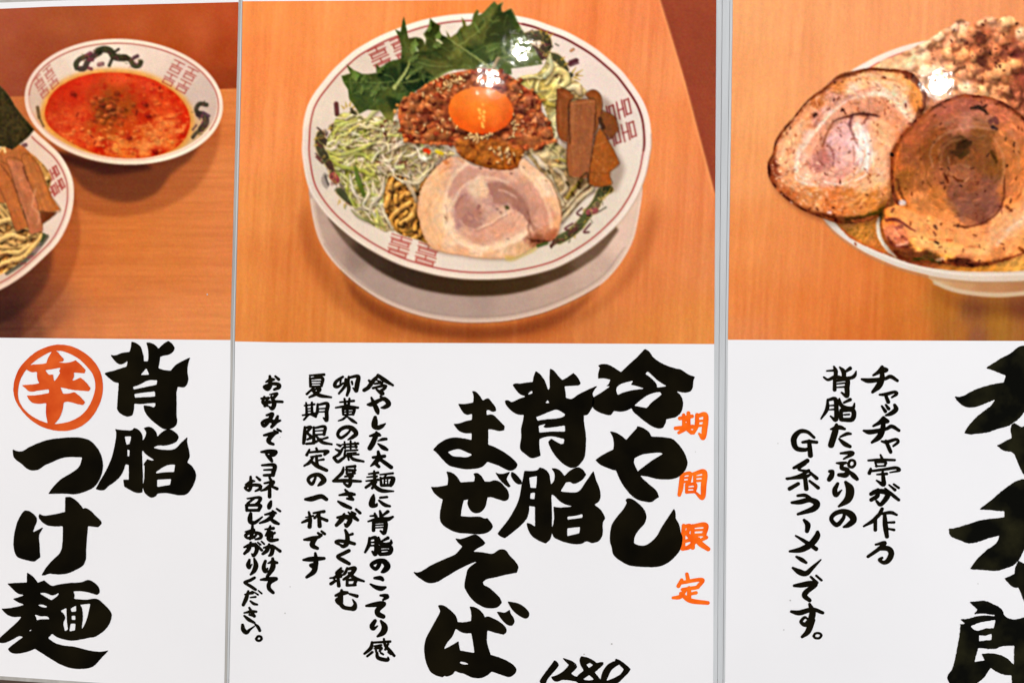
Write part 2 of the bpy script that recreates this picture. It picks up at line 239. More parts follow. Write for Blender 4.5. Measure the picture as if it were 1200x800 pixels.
# small writing: pen strokes "x,y,width x,y,width ..." separated by ';'
SMALL = {
 'limited': [[
  ('A','668,514,14 748,500,14;692,492,12 694,585,14;724,480,14 726,585,14;694,530,9 724,527,9;694,552,9 724,549,9;640,580,14 752,570,16;694,590,14 660,610,12;716,588,12 745,608,16;782,492,14 780,560,16 758,612,12;782,500,14 838,492,18 832,590,20 822,645,16 796,616,9;788,532,10 826,529,10;788,564,10 826,561,10'),
  ('B','682,150,16 674,230,18 663,282,14;682,148,12 736,140,14 730,195,12;688,170,9 728,167,9;688,196,10 728,192,10;762,142,14 830,130,18 826,220,20 818,302,16 776,270,10;766,142,12 766,190,12;770,165,9 815,161,9;770,190,10 815,187,10;712,215,12 712,265,12;712,216,11 770,212,13 766,262,12;715,239,8 766,237,8;712,265,11 766,262,11'),
  ('B','692,490,14 686,640,18;694,496,14 734,492,16 716,540,14 742,575,16 704,594,12;752,492,14 752,635,16;752,492,14 838,485,18 830,548,16;758,520,10 826,516,10;756,552,12 828,548,12;690,642,14 730,630,16 792,575,12;768,560,14 800,605,20 856,645,16;842,568,14 802,588,12'),
  ('Z','80,648,7 84,668,8;60,670,7 48,692,8;56,680,7 136,668,8 120,696,8;64,705,7 112,698,8;88,700,8 88,745,9;90,722,6 114,717,7;70,712,8 54,732,9 28,736,6;58,720,7 92,746,10 158,755,8')]],
 'center': [[
  ('a','440,70,16 400,110,24 350,160,10;440,68,20 490,105,26 560,148,14;365,110,14 385,125,24;390,128,22 360,165,24 325,188,22;415,135,14 470,128,16;430,108,10 455,118,14;400,170,16 490,150,18 500,165,16 465,195,22 475,215,24;430,185,14 470,215,26'),
  ('a','355,305,12 390,300,26 450,270,20 490,258,22 525,298,26 495,325,22 465,330,10;385,250,12 405,295,22 430,350,26 438,378,14;460,240,12 485,262,20'),
  ('a','415,410,18 412,450,32 410,480,30 440,492,26 470,480,22 498,460,8'),
  ('a','375,560,12 430,548,24 455,555,14;425,532,14 420,560,24 395,620,28 372,660,26;440,600,8 475,588,18 505,585,16;440,625,10 480,655,24 512,672,16'),
  ('a','400,735,16 490,725,20;440,690,16 445,740,26 420,770,24 380,805,10;450,745,18 490,775,22 545,815,22;430,795,20 445,810,18'),
  ('b','350,100,12 420,90,18;390,80,14 392,150,22 360,180,20 325,205,18;335,125,10 410,118,16;330,155,12 420,145,18;380,170,18 400,200,24 450,230,26 540,235,12;405,165,14 375,210,18;440,105,12 535,95,16;490,100,12 470,125,12;440,130,14 445,185,18;445,135,14 535,130,22 530,165,30 520,190,20;470,135,10 470,180,12;495,135,8 495,180,10;475,155,6 495,155,6;450,190,18 520,188,18'),
  ('b','385,265,12 378,300,28 372,340,30 405,345,18 412,330,8;440,285,14 490,280,14;430,308,12 470,340,20 512,352,14'),
  ('b','395,410,14 405,440,22 400,470,18;362,428,12 400,425,16;345,470,12 400,455,20 470,450,24 500,452,26 535,435,16;435,390,14 445,430,24 450,460,22;495,395,22 455,425,14;385,470,20 385,540,22;390,480,16 475,475,24 475,540,26 465,565,20 440,545,14;400,500,10 460,497,12;400,520,10 460,517,12'),
  ('b','352,600,14 350,650,24 320,710,16;355,605,16 400,598,24 408,650,26 400,725,26 375,705,14;365,635,10 395,632,14;365,660,12 395,657,14;425,595,12 435,635,26 470,650,24 520,640,22 522,615,10;495,600,22 450,625,14;430,670,18 435,725,22;435,672,16 515,668,24 512,715,26 440,728,22;450,695,12 495,692,14'),
  ('c','400,40,14 395,70,20 370,100,18 340,70,18 380,45,22 430,45,26 455,80,30 435,110,24 415,122,12'),
  ('c','365,165,14 405,165,22 422,178,16;335,210,10 370,230,20 410,240,24 440,232,14'),
  ('c','408,290,12 440,292,20 452,300,22 425,322,12'),
  ('c','305,365,12 350,358,22 410,350,26 430,355,20 385,395,24 390,425,26 425,442,22'),
  ('c','365,475,18 345,510,24 355,530,18 385,510,8;410,475,12 435,515,28 425,555,28 385,585,12'),
  ('c','350,630,14 475,622,16;345,630,16 335,670,22 290,710,14;365,655,12 410,648,14;365,672,12 410,668,18 400,690,14;370,670,12 375,695,14;430,605,12 440,650,18 475,690,20 505,725,16;460,640,14 440,680,14;345,700,16 310,728,14;380,705,16 390,740,22 455,755,22 460,735,10;410,705,14 425,715,12;465,700,14 480,712,14')],
 [('a','150,80,16 100,115,20 85,150,22 110,160,18 155,130,12;135,110,12 130,130,12;175,100,16 170,150,20 120,215,14;200,80,14 195,130,20 200,180,22 185,230,16;205,85,16 275,75,22 270,130,28 260,190,26;255,190,18 235,170,10;225,120,14 230,140,12'),
  ('a','130,285,12 240,275,18;165,260,14 170,300,18;205,258,14 200,300,18;95,330,12 180,320,20 275,330,16;150,345,14 155,385,16;155,345,14 240,340,20 235,385,18;185,310,14 190,385,16;160,365,12 235,362,12;160,388,14 235,385,14;175,405,16 150,425,16 115,437,10;190,405,12 230,435,22 262,455,14'),
  ('a','215,495,10 200,530,14 140,575,18 110,550,18 130,510,20 180,488,22 230,500,26 260,540,24 230,570,20 195,590,10'),
  ('a','105,630,12 130,640,20;95,670,12 120,682,20;150,660,14 120,710,22 75,735,14;80,740,20 110,770,22 150,745,20 180,720,14;150,630,12 275,622,18;165,610,12 170,660,14;215,605,14 215,660,14;250,615,12 260,655,16;160,650,12 265,648,14;175,680,14 270,675,14;170,680,14 165,720,16;190,700,10 260,695,10;185,715,12 280,710,14;210,720,16 240,750,22 320,768,16;190,720,14 200,755,14'),
  ('b','175,45,14 240,40,20;150,50,12 140,90,22 100,130,20 68,155,12;170,65,12 245,70,14;175,60,12 175,95,14;240,60,12 235,95,16;180,80,8 235,80,8;175,98,12 240,95,14;165,120,14 220,112,18 205,135,14;75,155,20 170,152,24 285,158,16;200,130,18 205,165,22 190,195,22 155,175,14'),
  ('b','120,265,12 190,255,22 235,260,16;165,225,12 190,255,20 220,298,18;220,298,18 180,292,14;110,315,12 150,340,22 205,365,18'),
  ('b','105,440,14 150,435,22 190,440,26 200,465,26 175,505,20 160,490,10;155,415,14 140,450,26 95,500,18;190,400,10 225,430,22 262,460,16;215,395,10 240,412,16;250,378,14 280,405,16'),
  ('b','165,540,14 180,580,22 178,640,24 150,665,20 130,660,12;185,580,12 220,568,16;130,655,14 90,635,14 110,622,18 180,630,20 235,645,18'),
  ('b','190,700,20 150,720,20 105,745,18 150,775,22 195,800,18'),
  ('c','120,95,14 90,130,20 120,140,14;130,115,16 70,165,18;45,165,12 120,155,16;50,205,20 80,185,18;100,160,18 105,220,22;165,95,14 150,130,18 130,145,10;165,100,16 220,95,24 190,140,22 140,175,16;180,130,16 220,165,22 285,188,14;165,180,16 165,215,18;165,180,14 225,178,20 215,215,18;165,218,16 225,215,16'),
  ('c','85,290,14 130,275,22 165,270,16;125,255,14 120,310,22 115,345,24 90,325,18 110,305,14;115,345,22 140,375,20 190,385,20 215,380,26 222,350,16 205,320,8;185,280,12 235,295,18')],
 [('d','155,65,12 265,58,18;200,70,14 185,90,14;155,85,14 160,150,18;160,90,14 250,85,20 245,145,18;165,110,8 245,108,10;165,130,8 245,128,10;160,152,14 245,150,14;180,165,14 130,210,16;185,175,14 235,172,18 200,210,22 150,235,14;170,180,16 230,220,24 320,235,14'),
  ('d','115,300,12 190,290,14;125,280,12 130,365,18;170,278,14 172,365,18;130,325,10 170,322,10;130,345,10 170,342,10;100,375,12 200,362,18;145,370,14 108,410,14;170,372,14 200,385,18;215,290,14 212,350,20 195,385,12;215,295,14 290,285,22 285,350,24 285,415,22 260,395,10;220,325,10 275,322,12;220,350,10 275,347,12'),
  ('d','115,470,16 112,540,24 105,595,18;115,475,14 160,468,20 135,510,16 165,545,20 135,565,14;185,470,14 185,590,22;190,475,14 270,465,20 265,525,20;195,498,10 260,494,12;190,528,12 265,524,14;130,598,16 185,590,18 240,560,14;205,540,14 250,585,22 325,602,14;290,550,16 240,565,14'),
  ('d','205,635,14 215,660,16;150,645,12 130,685,18;145,665,14 290,655,18 270,680,18;165,700,12 240,690,16;205,695,16 210,755,20;215,728,10 260,720,16;175,710,16 150,745,20 110,770,12;165,735,16 210,770,24 285,805,20'),
  ('e','180,70,10 170,100,14 150,130,16 125,100,16 150,72,18 200,65,20 235,100,24 215,125,20 195,140,10'),
  ('e','108,235,14 150,232,24 215,215,22 252,235,18'),
  ('e','85,395,12 120,380,18 145,370,10;130,325,12 140,370,18 135,425,22;110,360,8 160,350,12;165,330,12 235,320,18;205,330,14 170,365,14;200,345,18 205,420,22;215,365,16 255,382,18'),
  ('e','100,515,12 150,508,22 205,495,14;185,500,14 155,540,24 160,560,22 190,575,16;195,470,12 215,485,16;220,458,12 240,475,14'),
  ('e','95,655,12 150,650,24 235,645,16;175,610,12 180,660,22 170,700,22 150,700,16 140,690,12 165,680,10;180,680,22 165,735,24 115,775,14')],
 [('f','205,110,10 240,95,20 262,92,14;232,70,14 235,130,22 215,165,20 190,145,14 250,125,16 295,130,20 300,150,20 265,168,14;275,70,12 298,92,16'),
  ('f','170,235,12 220,232,18;190,225,14 180,265,18 215,290,14;215,235,16 195,290,18;180,270,12 230,255,12;235,205,10 285,198,16 260,230,18;245,225,16 265,270,24 250,310,22 225,295,10;215,270,12 270,258,16 325,260,16'),
  ('f','210,360,12 250,352,20 225,400,20 190,440,18 175,415,16 215,395,18 265,410,22 310,400,12;290,370,14 275,410,22 245,448,16'),
  ('f','190,510,12 245,500,22 285,492,14;265,500,16 225,540,24 230,565,20 258,578,14;265,475,10 290,490,14;290,465,12 315,480,12'),
  ('f','170,635,12 220,632,22 275,632,18 262,655,20 215,665,10;205,655,12 235,685,20 248,705,14'),
  ('f','175,735,12 265,735,20 258,790,22 255,808,20;190,770,10 250,768,14;190,810,14 255,808,18'),
  ('g','320,100,14 335,130,18;280,145,12 350,135,20 300,185,20 250,208,10;320,175,18 320,255,20;335,170,14 380,190,18'),
  ('g','330,295,14 320,325,26 315,345,20'),
  ('g','285,400,12 350,390,22 310,440,22 240,470,12;320,430,16 360,460,22 392,475,16;345,370,10 370,388,14;380,355,12 405,372,14'),
  ('g','285,520,10 350,512,18;325,495,12 310,540,20 290,570,14;300,560,12 335,545,18 340,580,16;360,550,14 310,585,20 330,610,22 385,605,16'),
  ('g','275,670,12 320,660,20 345,665,22 335,720,22 315,735,12;315,645,14 300,690,22 265,720,16;355,660,14 405,698,18'),
  ('h','285,50,16 272,95,22 285,130,24 305,105,8;310,65,10 345,55,20 380,62,16;345,30,16 345,100,28 300,175,16'),
  ('h','250,200,12 300,195,22 375,192,18 320,225,22 315,270,22 348,305,18')],
 [('g','125,155,10 170,130,18 195,128,12;165,95,14 165,170,20 150,205,16 120,180,14 180,160,18 240,165,20 240,190,18 205,208,12;215,95,12 240,118,16'),
  ('g','140,270,10 240,262,18 230,300,18 210,310,12;190,270,14 140,310,14;130,325,14 135,365,18;130,325,14 240,325,20 230,365,18;135,365,16 230,365,18'),
  ('g','165,395,18 160,430,26 165,460,24 200,465,20 260,420,10'),
  ('g','125,540,10 190,525,18;180,490,14 175,560,20 160,600,14;225,545,10 190,585,16 140,590,16 125,565,16 190,545,16 245,560,20 245,590,18 205,602,12'),
  ('g','115,665,12 160,650,22 205,650,22 215,690,22 190,735,18 175,720,10;165,630,14 150,680,22 115,718,16;205,635,10 255,690,16;225,628,10 245,645,12;255,620,10 275,640,12'),
  ('h','155,40,14 145,80,24 155,105,14 175,75,8;195,30,12 208,80,26 195,125,24 165,158,12'),
  ('h','195,185,16 160,205,18 115,222,14 160,250,18 205,280,16'),
  ('h','120,320,10 180,305,22;145,295,14 130,350,24 105,405,20;165,345,10 205,340,14;165,375,12 190,395,18 218,402,14;200,305,10 225,322,12;230,290,10 255,312,12'),
  ('h','115,470,10 165,460,18 210,460,14;155,430,12 175,465,18 195,498,16;195,495,16 155,485,12;115,495,12 150,525,20 195,550,14'),
  ('h','100,570,16 105,605,24 130,630,22 160,605,14 195,580,8;205,565,12 225,585,18 240,615,16'),
  ('h','211,680,14 225,661,14 248,664,14 254,683,14 237,697,14 216,692,14 211,680,14')]],
 'right': [[
  ('i','215,65,18 190,100,20 150,125,12;225,70,14 250,85,18 235,100,12;215,95,20 215,150,26 190,205,30 145,250,16;65,155,12 110,165,24 180,160,22 240,150,18 280,135,20 330,165,16'),
  ('i','200,270,12 240,268,18 310,250,16 325,265,16 290,290,12;240,270,16 262,325,20'),
  ('i','215,358,12 240,395,18;245,348,12 265,375,18;310,350,16 320,380,24 285,410,22 245,425,12'),
  ('i','225,445,18 195,480,20 150,505,12;235,450,14 260,470,16 240,480,12;225,470,20 220,530,26 195,585,28 140,628,14;80,540,12 120,550,24 190,540,22 250,525,18 290,508,20 342,538,16'),
  ('i','215,620,12 250,625,18 320,605,16 335,625,16 300,655,12;245,620,16 265,665,20 280,700,18'),
  ('j','205,-45,12 215,-20,18;115,-5,14 200,-10,18 310,-8,16;165,10,12 240,8,16 235,35,14;165,12,12 175,40,14;170,38,12 240,35,12;130,60,16 120,90,22;130,75,16 230,62,18 320,50,20 345,70,16 275,85,10;180,100,12 250,95,18;220,85,16 225,130,24 225,175,26 175,145,12'),
  ('j','135,245,20 180,225,24 250,235,26 255,265,26 205,325,20 175,300,14;185,215,16 180,260,22 135,290,20;240,205,10 290,250,18 340,290,16;270,180,10 312,215,16;305,175,12 340,200,14'),
  ('j','190,400,18 150,445,22 78,488,12;165,430,20 165,515,20;215,360,20 195,400,20 175,430,10;205,395,14 280,385,20 325,402,14;235,395,18 240,480,28 252,565,22;255,460,12 305,458,16;255,505,12 305,515,16'),
  ('j','170,625,12 235,612,20 195,655,20 110,715,16;195,655,20 260,655,26 285,690,28 265,740,26 230,760,20 195,740,16 215,725,14')],
 [('k','490,70,14 505,110,28 500,160,22;430,105,12 500,100,18;405,160,14 440,180,20 500,155,24 560,165,22 630,165,24 665,145,24 678,108,10;540,75,12 570,110,30 575,160,26;625,85,26 590,110,18;495,180,22 495,265,26;500,190,20 600,180,26 600,250,34 600,320,26 555,290,14;520,215,12 580,208,14;520,245,12 580,240,14'),
  ('k','435,350,14 430,430,26 380,512,12;440,352,18 500,345,28 510,430,30 505,520,28 460,490,12;450,400,10 490,398,14;450,435,10 490,432,14;535,345,14 550,395,26 590,420,28 650,420,24 665,380,10;625,350,24 575,375,16;550,440,22 550,515,28;555,445,20 650,440,30 645,515,32 555,520,26;580,478,14 620,475,14'),
  ('k','465,600,12 530,585,26 580,598,16;510,565,18 500,620,34 465,735,34;545,665,12 600,640,20 632,640,14;535,685,12 580,725,26 625,748,20'),
  ('l','465,190,12 530,185,20 545,195,20 485,230,10'),
  ('l','435,260,10 470,262,18 500,258,14;475,262,16 470,295,20 510,310,22 500,345,26 450,345,18;385,320,16 405,320,16 395,355,26 380,378,22;525,320,12 555,350,24 580,375,18;520,260,14 535,240,14 560,245,14 565,270,14 545,290,14 522,280,14 520,260,14'),
  ('l','440,410,16 420,455,24 430,490,22 470,455,8;500,400,16 530,450,38 515,520,34 450,572,12'),
  ('l','490,620,14 480,660,18 435,705,22 395,665,20 420,625,22 480,608,24 535,630,32 555,670,30 520,705,24 485,720,12')],
 [('l','270,75,14 220,35,18 165,35,22 125,85,28 140,150,24 200,165,20 245,150,12;190,110,14 235,105,18 290,110,16;235,105,20 245,205,24'),
  ('l','220,245,24 170,275,24 125,295,16;205,265,18 160,305,14 230,320,16;230,315,18 170,350,18 80,375,14;75,372,14 200,360,20 240,345,14;240,325,14 290,370,20;205,360,22 215,445,24;155,410,20 95,445,22;240,390,14 300,438,20'),
  ('l','155,495,14 205,492,18 245,510,12;112,545,14 170,540,24 240,525,24 290,550,30 265,590,28 155,628,14'),
  ('l','200,672,14 225,705,26 220,750,20'),
  ('m','285,-10,16 280,20,28 235,75,28 170,110,26 92,122,12;135,15,10 200,55,18 275,105,20'),
  ('m','140,160,12 175,180,20 205,200,14;115,238,12 160,265,26 205,275,24 250,235,18 308,180,8'),
  ('m','125,360,14 175,355,24 240,345,26 270,355,20 210,400,24 195,430,24 230,462,18;240,300,12 280,340,16;278,292,12 312,322,12'),
  ('m','105,540,14 160,548,24 250,525,20 320,548,16;230,490,14 250,545,28 235,600,28 200,630,22 170,610,16 195,580,14 215,590,10;245,600,30 220,675,26 178,715,14'),
  ('m','258,708,12 270,691,12 298,690,12 311,705,12 295,724,12 268,722,12 258,708,12')]],
}
# ---------------------------------------------------------------- the printed pictures (inks of the three prints, in photo pixels)
PX0, PY0, PW, PH = -292, -14, 1710, 424
IMG = np.zeros((PH, PW, 3)); OWN = np.zeros((PH, PW), int)
NAMES = ['table_top']
def owner(n):
    if n is None: return None
    if n not in NAMES: NAMES.append(n)
    return NAMES.index(n)
def PT(s, ox=0, oy=0, k=1.):
    return np.array([[ox+float(a.split(',')[0])/k, oy+float(a.split(',')[1])/k] for a in s.split()])
def CP(s): return [tuple(float(v) for v in q.split(',')) for q in s.split()]
def window(P, pad=3):
    a0 = max(PX0, int(P[:, 0].min()-pad)); b0 = max(PY0, int(P[:, 1].min()-pad))
    a1 = min(PX0+PW-1, int(P[:, 0].max()+pad)+1); b1 = min(PY0+PH-1, int(P[:, 1].max()+pad)+1)
    return a0, b0, a1-a0+1, b1-b0+1
def put(a0, b0, alpha, col, own=None, op=1., mode='n'):
    if alpha.size == 0: return
    h, w = alpha.shape; sl = (slice(b0-PY0, b0-PY0+h), slice(a0-PX0, a0-PX0+w))
    c = np.asarray(col, float); A = (alpha*op)[..., None]
    if mode == 'n': IMG[sl] = IMG[sl]*(1-A)+c*A
    elif mode == 'm': IMG[sl] = IMG[sl]*(1-A+c*A)
    elif mode == 'a': IMG[sl] = IMG[sl]+c*A
    if own is not None:
        o = OWN[sl]; o[alpha > .5] = owner(own)
def fill(P, col, own=None, op=1., mode='n', blur=0, soft=True, k=3, clip=None):
    """col: colour, or function(GX, GY) -> colours"""
    Q = soften(P, k=k) if soft else P
    a0, b0, w, h = window(Q, 3+blur*3)
    if w < 2 or h < 2: return None
    A = coverage(Q, a0, b0, w, h)
    if blur: A = gblur(A, blur)
    if clip is not None: A = A*clip[b0-PY0:b0-PY0+h, a0-PX0:a0-PX0+w]
    GX, GY = np.meshgrid(a0+np.arange(w, dtype=float), b0+np.arange(h, dtype=float))
    c = col(GX, GY) if callable(col) else np.array(col, float)
    put(a0, b0, A, c, own, op, mode)
    return A, a0, b0
def mask(P, soft=True):
    Q = soften(P) if soft else P
    M = np.zeros((PH, PW)); a0, b0, w, h = window(Q)
    M[b0-PY0:b0-PY0+h, a0-PX0:a0-PX0+w] = coverage(Q, a0, b0, w, h); return M
def line(pts, w, col, own=None, op=1., dark=0., hl=0., u0=-.3, clip=None, smooth=1., mode='n', vary=0., seed=1, drop=None):
    """a brushed line or strand; w = full width (number or one per point); dark: roundness, hl: gloss, drop: shadow it throws on what lies under it"""
    P = np.asarray(pts, float)
    ww = np.broadcast_to(np.asarray(w, float), (len(P),))
    S = catmull(np.c_[P, ww/2], 1.6)
    a0, b0, W, H = window(S, 6+ww.max())
    if W < 2 or H < 2: return
    GX, GY = np.meshgrid(a0+np.arange(W, dtype=float), b0+np.arange(H, dtype=float))
    D, U, T, B = seg_field(S, GX, GY)
    cl = clip[b0-PY0:b0-PY0+H, a0-PX0:a0-PX0+W] if clip is not None else 1.
    if drop is None: drop = .55 if dark > .3 else 0
    if drop:
        Ds = np.roll(np.roll(D, 2, 0), 1, 1); As = np.clip(.55-Ds/3.2, 0, 1)*cl
        put(a0, b0, As, (.42, .34, .28), None, drop*op, 'm')
    if dark > .3: smooth = max(smooth, 1.5)
    A = np.clip(.5-D/smooth, 0, 1)*cl
    c = np.array(col, float)*np.ones(GX.shape+(1,))
    if dark:
        z = np.sqrt(np.clip(1-U*U, 0, 1)); lit = .62*z+.55*np.clip(B, -1, 1)
        sh = 1+dark*1.25*(lit-.62)
        if vary: sh = sh*(1+vary*vnoise(T*max(2, len(S)/7)+seed*3.7, U*0+seed*.7, 77))
        c = c*sh[..., None]
    if hl: c = c+hl*1.5*np.exp(-((B-.45)/.22)**2-(U*1.1)**4)[..., None]*np.clip(.5+1.2*vnoise(T*5+seed, U*0+3.3, 78), 0, 1)[..., None]*np.array([1, .96, .86])
    put(a0, b0, A, c, own, op, mode)
def blob(x, y, a, b, t, col, op=.95, clip=None, drop=.5, seed=0, gloss=.35, rough=.18):
    """a rounded lump lit from the upper left"""
    r = max(a, b)+5; a0, b0, w, h = window(np.array([[x-r, y-r], [x+r, y+r]]), 0)
    if w < 2 or h < 2: return
    GX, GY = np.meshgrid(a0+np.arange(w, dtype=float), b0+np.arange(h, dtype=float))
    def rad(X, Y):
        dx, dy = X-x, Y-y; u = (dx*np.cos(t)+dy*np.sin(t))/a; v = (-dx*np.sin(t)+dy*np.cos(t))/b
        return np.sqrt(u*u+v*v)*(1+rough*vnoise(X/max(2.2, a*.6)+seed, Y/max(2.2, a*.6), 83)), dx/a, dy/b
    cl = clip[b0-PY0:b0-PY0+h, a0-PX0:a0-PX0+w] if clip is not None else 1.
    if drop:
        q, _, _ = rad(GX-1.2, GY-2.2); put(a0, b0, np.clip((1.35-q)*1.6, 0, 1)*cl, (.42, .33, .27), None, drop, 'm')
    q, dx, dy = rad(GX, GY); m = min(a, b); A = np.clip((1-q)*m/1.3+.5, 0, 1)*cl
    z = np.sqrt(np.clip(1-q*q, 0, 1)); s = .74+.30*z-.26*np.clip(.45*dx+.9*dy, -1, 1)+.09*vnoise(GX/2.3+seed, GY/2.3, 84)
    c = np.array(col, float)*s[..., None]
    c = c+(gloss*150*np.exp(-(((dx+.28)/.22)**2+((dy+.42)/.2)**2)))[..., None]*np.array([1, .95, .84])
    put(a0, b0, A, c, None, op)
def fibres(M, cx, cy, asp, n, seed, amp, L=(4, 10), w=(.8, 2.2), warm=(1, .98, .95), wob=.35):
    """short soft grain strokes round a centre, each a little lighter or darker than what it lies on"""
    R = np.random.RandomState(seed); ys, xs = np.nonzero(M > .9)
    for k in range(n):
        i = R.randint(len(xs)); x, y = xs[i]+PX0, ys[i]+PY0
        a = math.atan2((x-cx)/asp, -(y-cy)*asp)+R.normal(0, wob); l = R.uniform(*L)/2; b = R.normal(0, .12)*l
        c = IMG[ys[i], xs[i]]*(1+amp*R.normal())*np.array(warm)
        line([(x-np.cos(a)*l, y-np.sin(a)*l), (x-np.sin(a)*b, y+np.cos(a)*b), (x+np.cos(a)*l, y+np.sin(a)*l)], (w[0]*.5, R.uniform(*w), w[0]*.5), np.clip(c, 0, 255), op=R.uniform(.3, .75), clip=M, smooth=1.7)
def crust(P, M, n, seed, depth=3., keep=None, pal=((62, 28, 18), (104, 50, 26), (142, 76, 40), (82, 38, 22), (176, 102, 54), (50, 24, 20))):
    R = np.random.RandomState(seed); Q = catmull(P, 1.5, True); c0 = Q.mean(0)
    for k in range(n):
        i = R.randint(len(Q)); q = Q[i]
        if keep and not keep(q): continue
        t = Q[(i+1) % len(Q)]-Q[i-1]; t = t/(np.hypot(*t)+1e-9); nn = np.array([-t[1], t[0]]); nn = nn*np.sign(((c0-q)*nn).sum())
        d = R.exponential(depth); q = q+nn*d; l = R.uniform(1.5, 5); f = np.clip(d/(depth*2.2), 0, 1)
        col = np.array(pal[R.randint(len(pal))], float)*(1-f)+np.array([176, 104, 58])*f
        line([q-t*l, q+t*l+nn*R.normal(0, .8)], R.uniform(1., 2.8), col*R.uniform(.8, 1.15), op=R.uniform(.35, .85)*(1-.6*f), clip=M, smooth=1.6)
def lumps(GX, GY, sc, seed, amp, octv=4, lx=-.6, ly=-.8, ax=1., ay=1.):
    n = fbm(GX/sc*ax, GY/sc*ay, seed, min(octv, 3), .42)*sc
    g = np.gradient(n, axis=1)*lx+np.gradient(n, axis=0)*ly
    return np.clip(1+.34*amp*np.tanh(g*1.1), .4, 1.7)
def mix(a, b, t): return a*(1-t[..., None])+np.asarray(b, float)*t[..., None]
def dots(n, P, seed, r, col, op=1., el=1., own=None, jit=.2, clip=None):
    R = np.random.RandomState(seed); M = clip if clip is not None else mask(P)
    x0, y0 = P.min(0); x1, y1 = P.max(0); k = 0
    while k < n:
        x, y = R.uniform(x0, x1), R.uniform(y0, y1); n -= .05
        if not (0 <= int(y-PY0) < PH and 0 <= int(x-PX0) < PW) or M[int(y-PY0), int(x-PX0)] < .9: continue
        k += 1; a = R.uniform(0, np.pi); rr = r*R.uniform(.6, 1.5); L = rr*el*R.uniform(.6, 1.3)
        cc = np.array(col, float)*R.uniform(1-jit, 1+jit)
        line([(x-np.cos(a)*L, y-np.sin(a)*L), (x+np.cos(a)*L, y+np.sin(a)*L)], rr*2*.8, cc, own, op*R.uniform(.5, 1), smooth=1.2, clip=M)
def motif(cx, cy, ex, ey, col=(158, 52, 45), op=.85, w=1.3):
    """the double-luck fret mark on the china: two columns of H and box strokes; ex, ey: its axes in pixels"""
    def T(x, y): return (cx+x*ex[0]+y*ey[0], cy+x*ex[1]+y*ey[1])
    for x in (-2.6, 2.6):
        for y0 in (-4.7, .7):
            for a, b in (((x-1.9, y0), (x+1.9, y0)), ((x-1.9, y0+1.8), (x+1.9, y0+1.8)), ((x, y0), (x, y0+1.8)), ((x-1.6, y0+2.6), (x+1.6, y0+2.6)),
                         ((x-1.6, y0+4.1), (x+1.6, y0+4.1)), ((x-1.6, y0+2.6), (x-1.6, y0+4.1)), ((x+1.6, y0+2.6), (x+1.6, y0+4.1))):
                line([T(*a), T(*b)], w, col, op=op, smooth=1.3)
def rot_off(P, d):
    """outline pushed inward by d"""
    a = np.roll(P, 1, 0); b = np.roll(P, -1, 0); t = b-a; t = t/(np.hypot(t[:, 0], t[:, 1])[:, None]+1e-9)
    n = np.c_[-t[:, 1], t[:, 0]]; c = P.mean(0)
    s = np.sign(((c-P)*n).sum(1))[:, None]
    return P+n*s*d

def idww(cp, x, y, p=2.6, e=8., wa=3.5, sc=9, seed=0):
    u = x+wa*fbm(x/sc, y/sc, 401+seed, 3); v = y+wa*fbm(x/sc+31, y/sc+7, 411+seed, 3)
    return idw(cp, u, v, p, e)

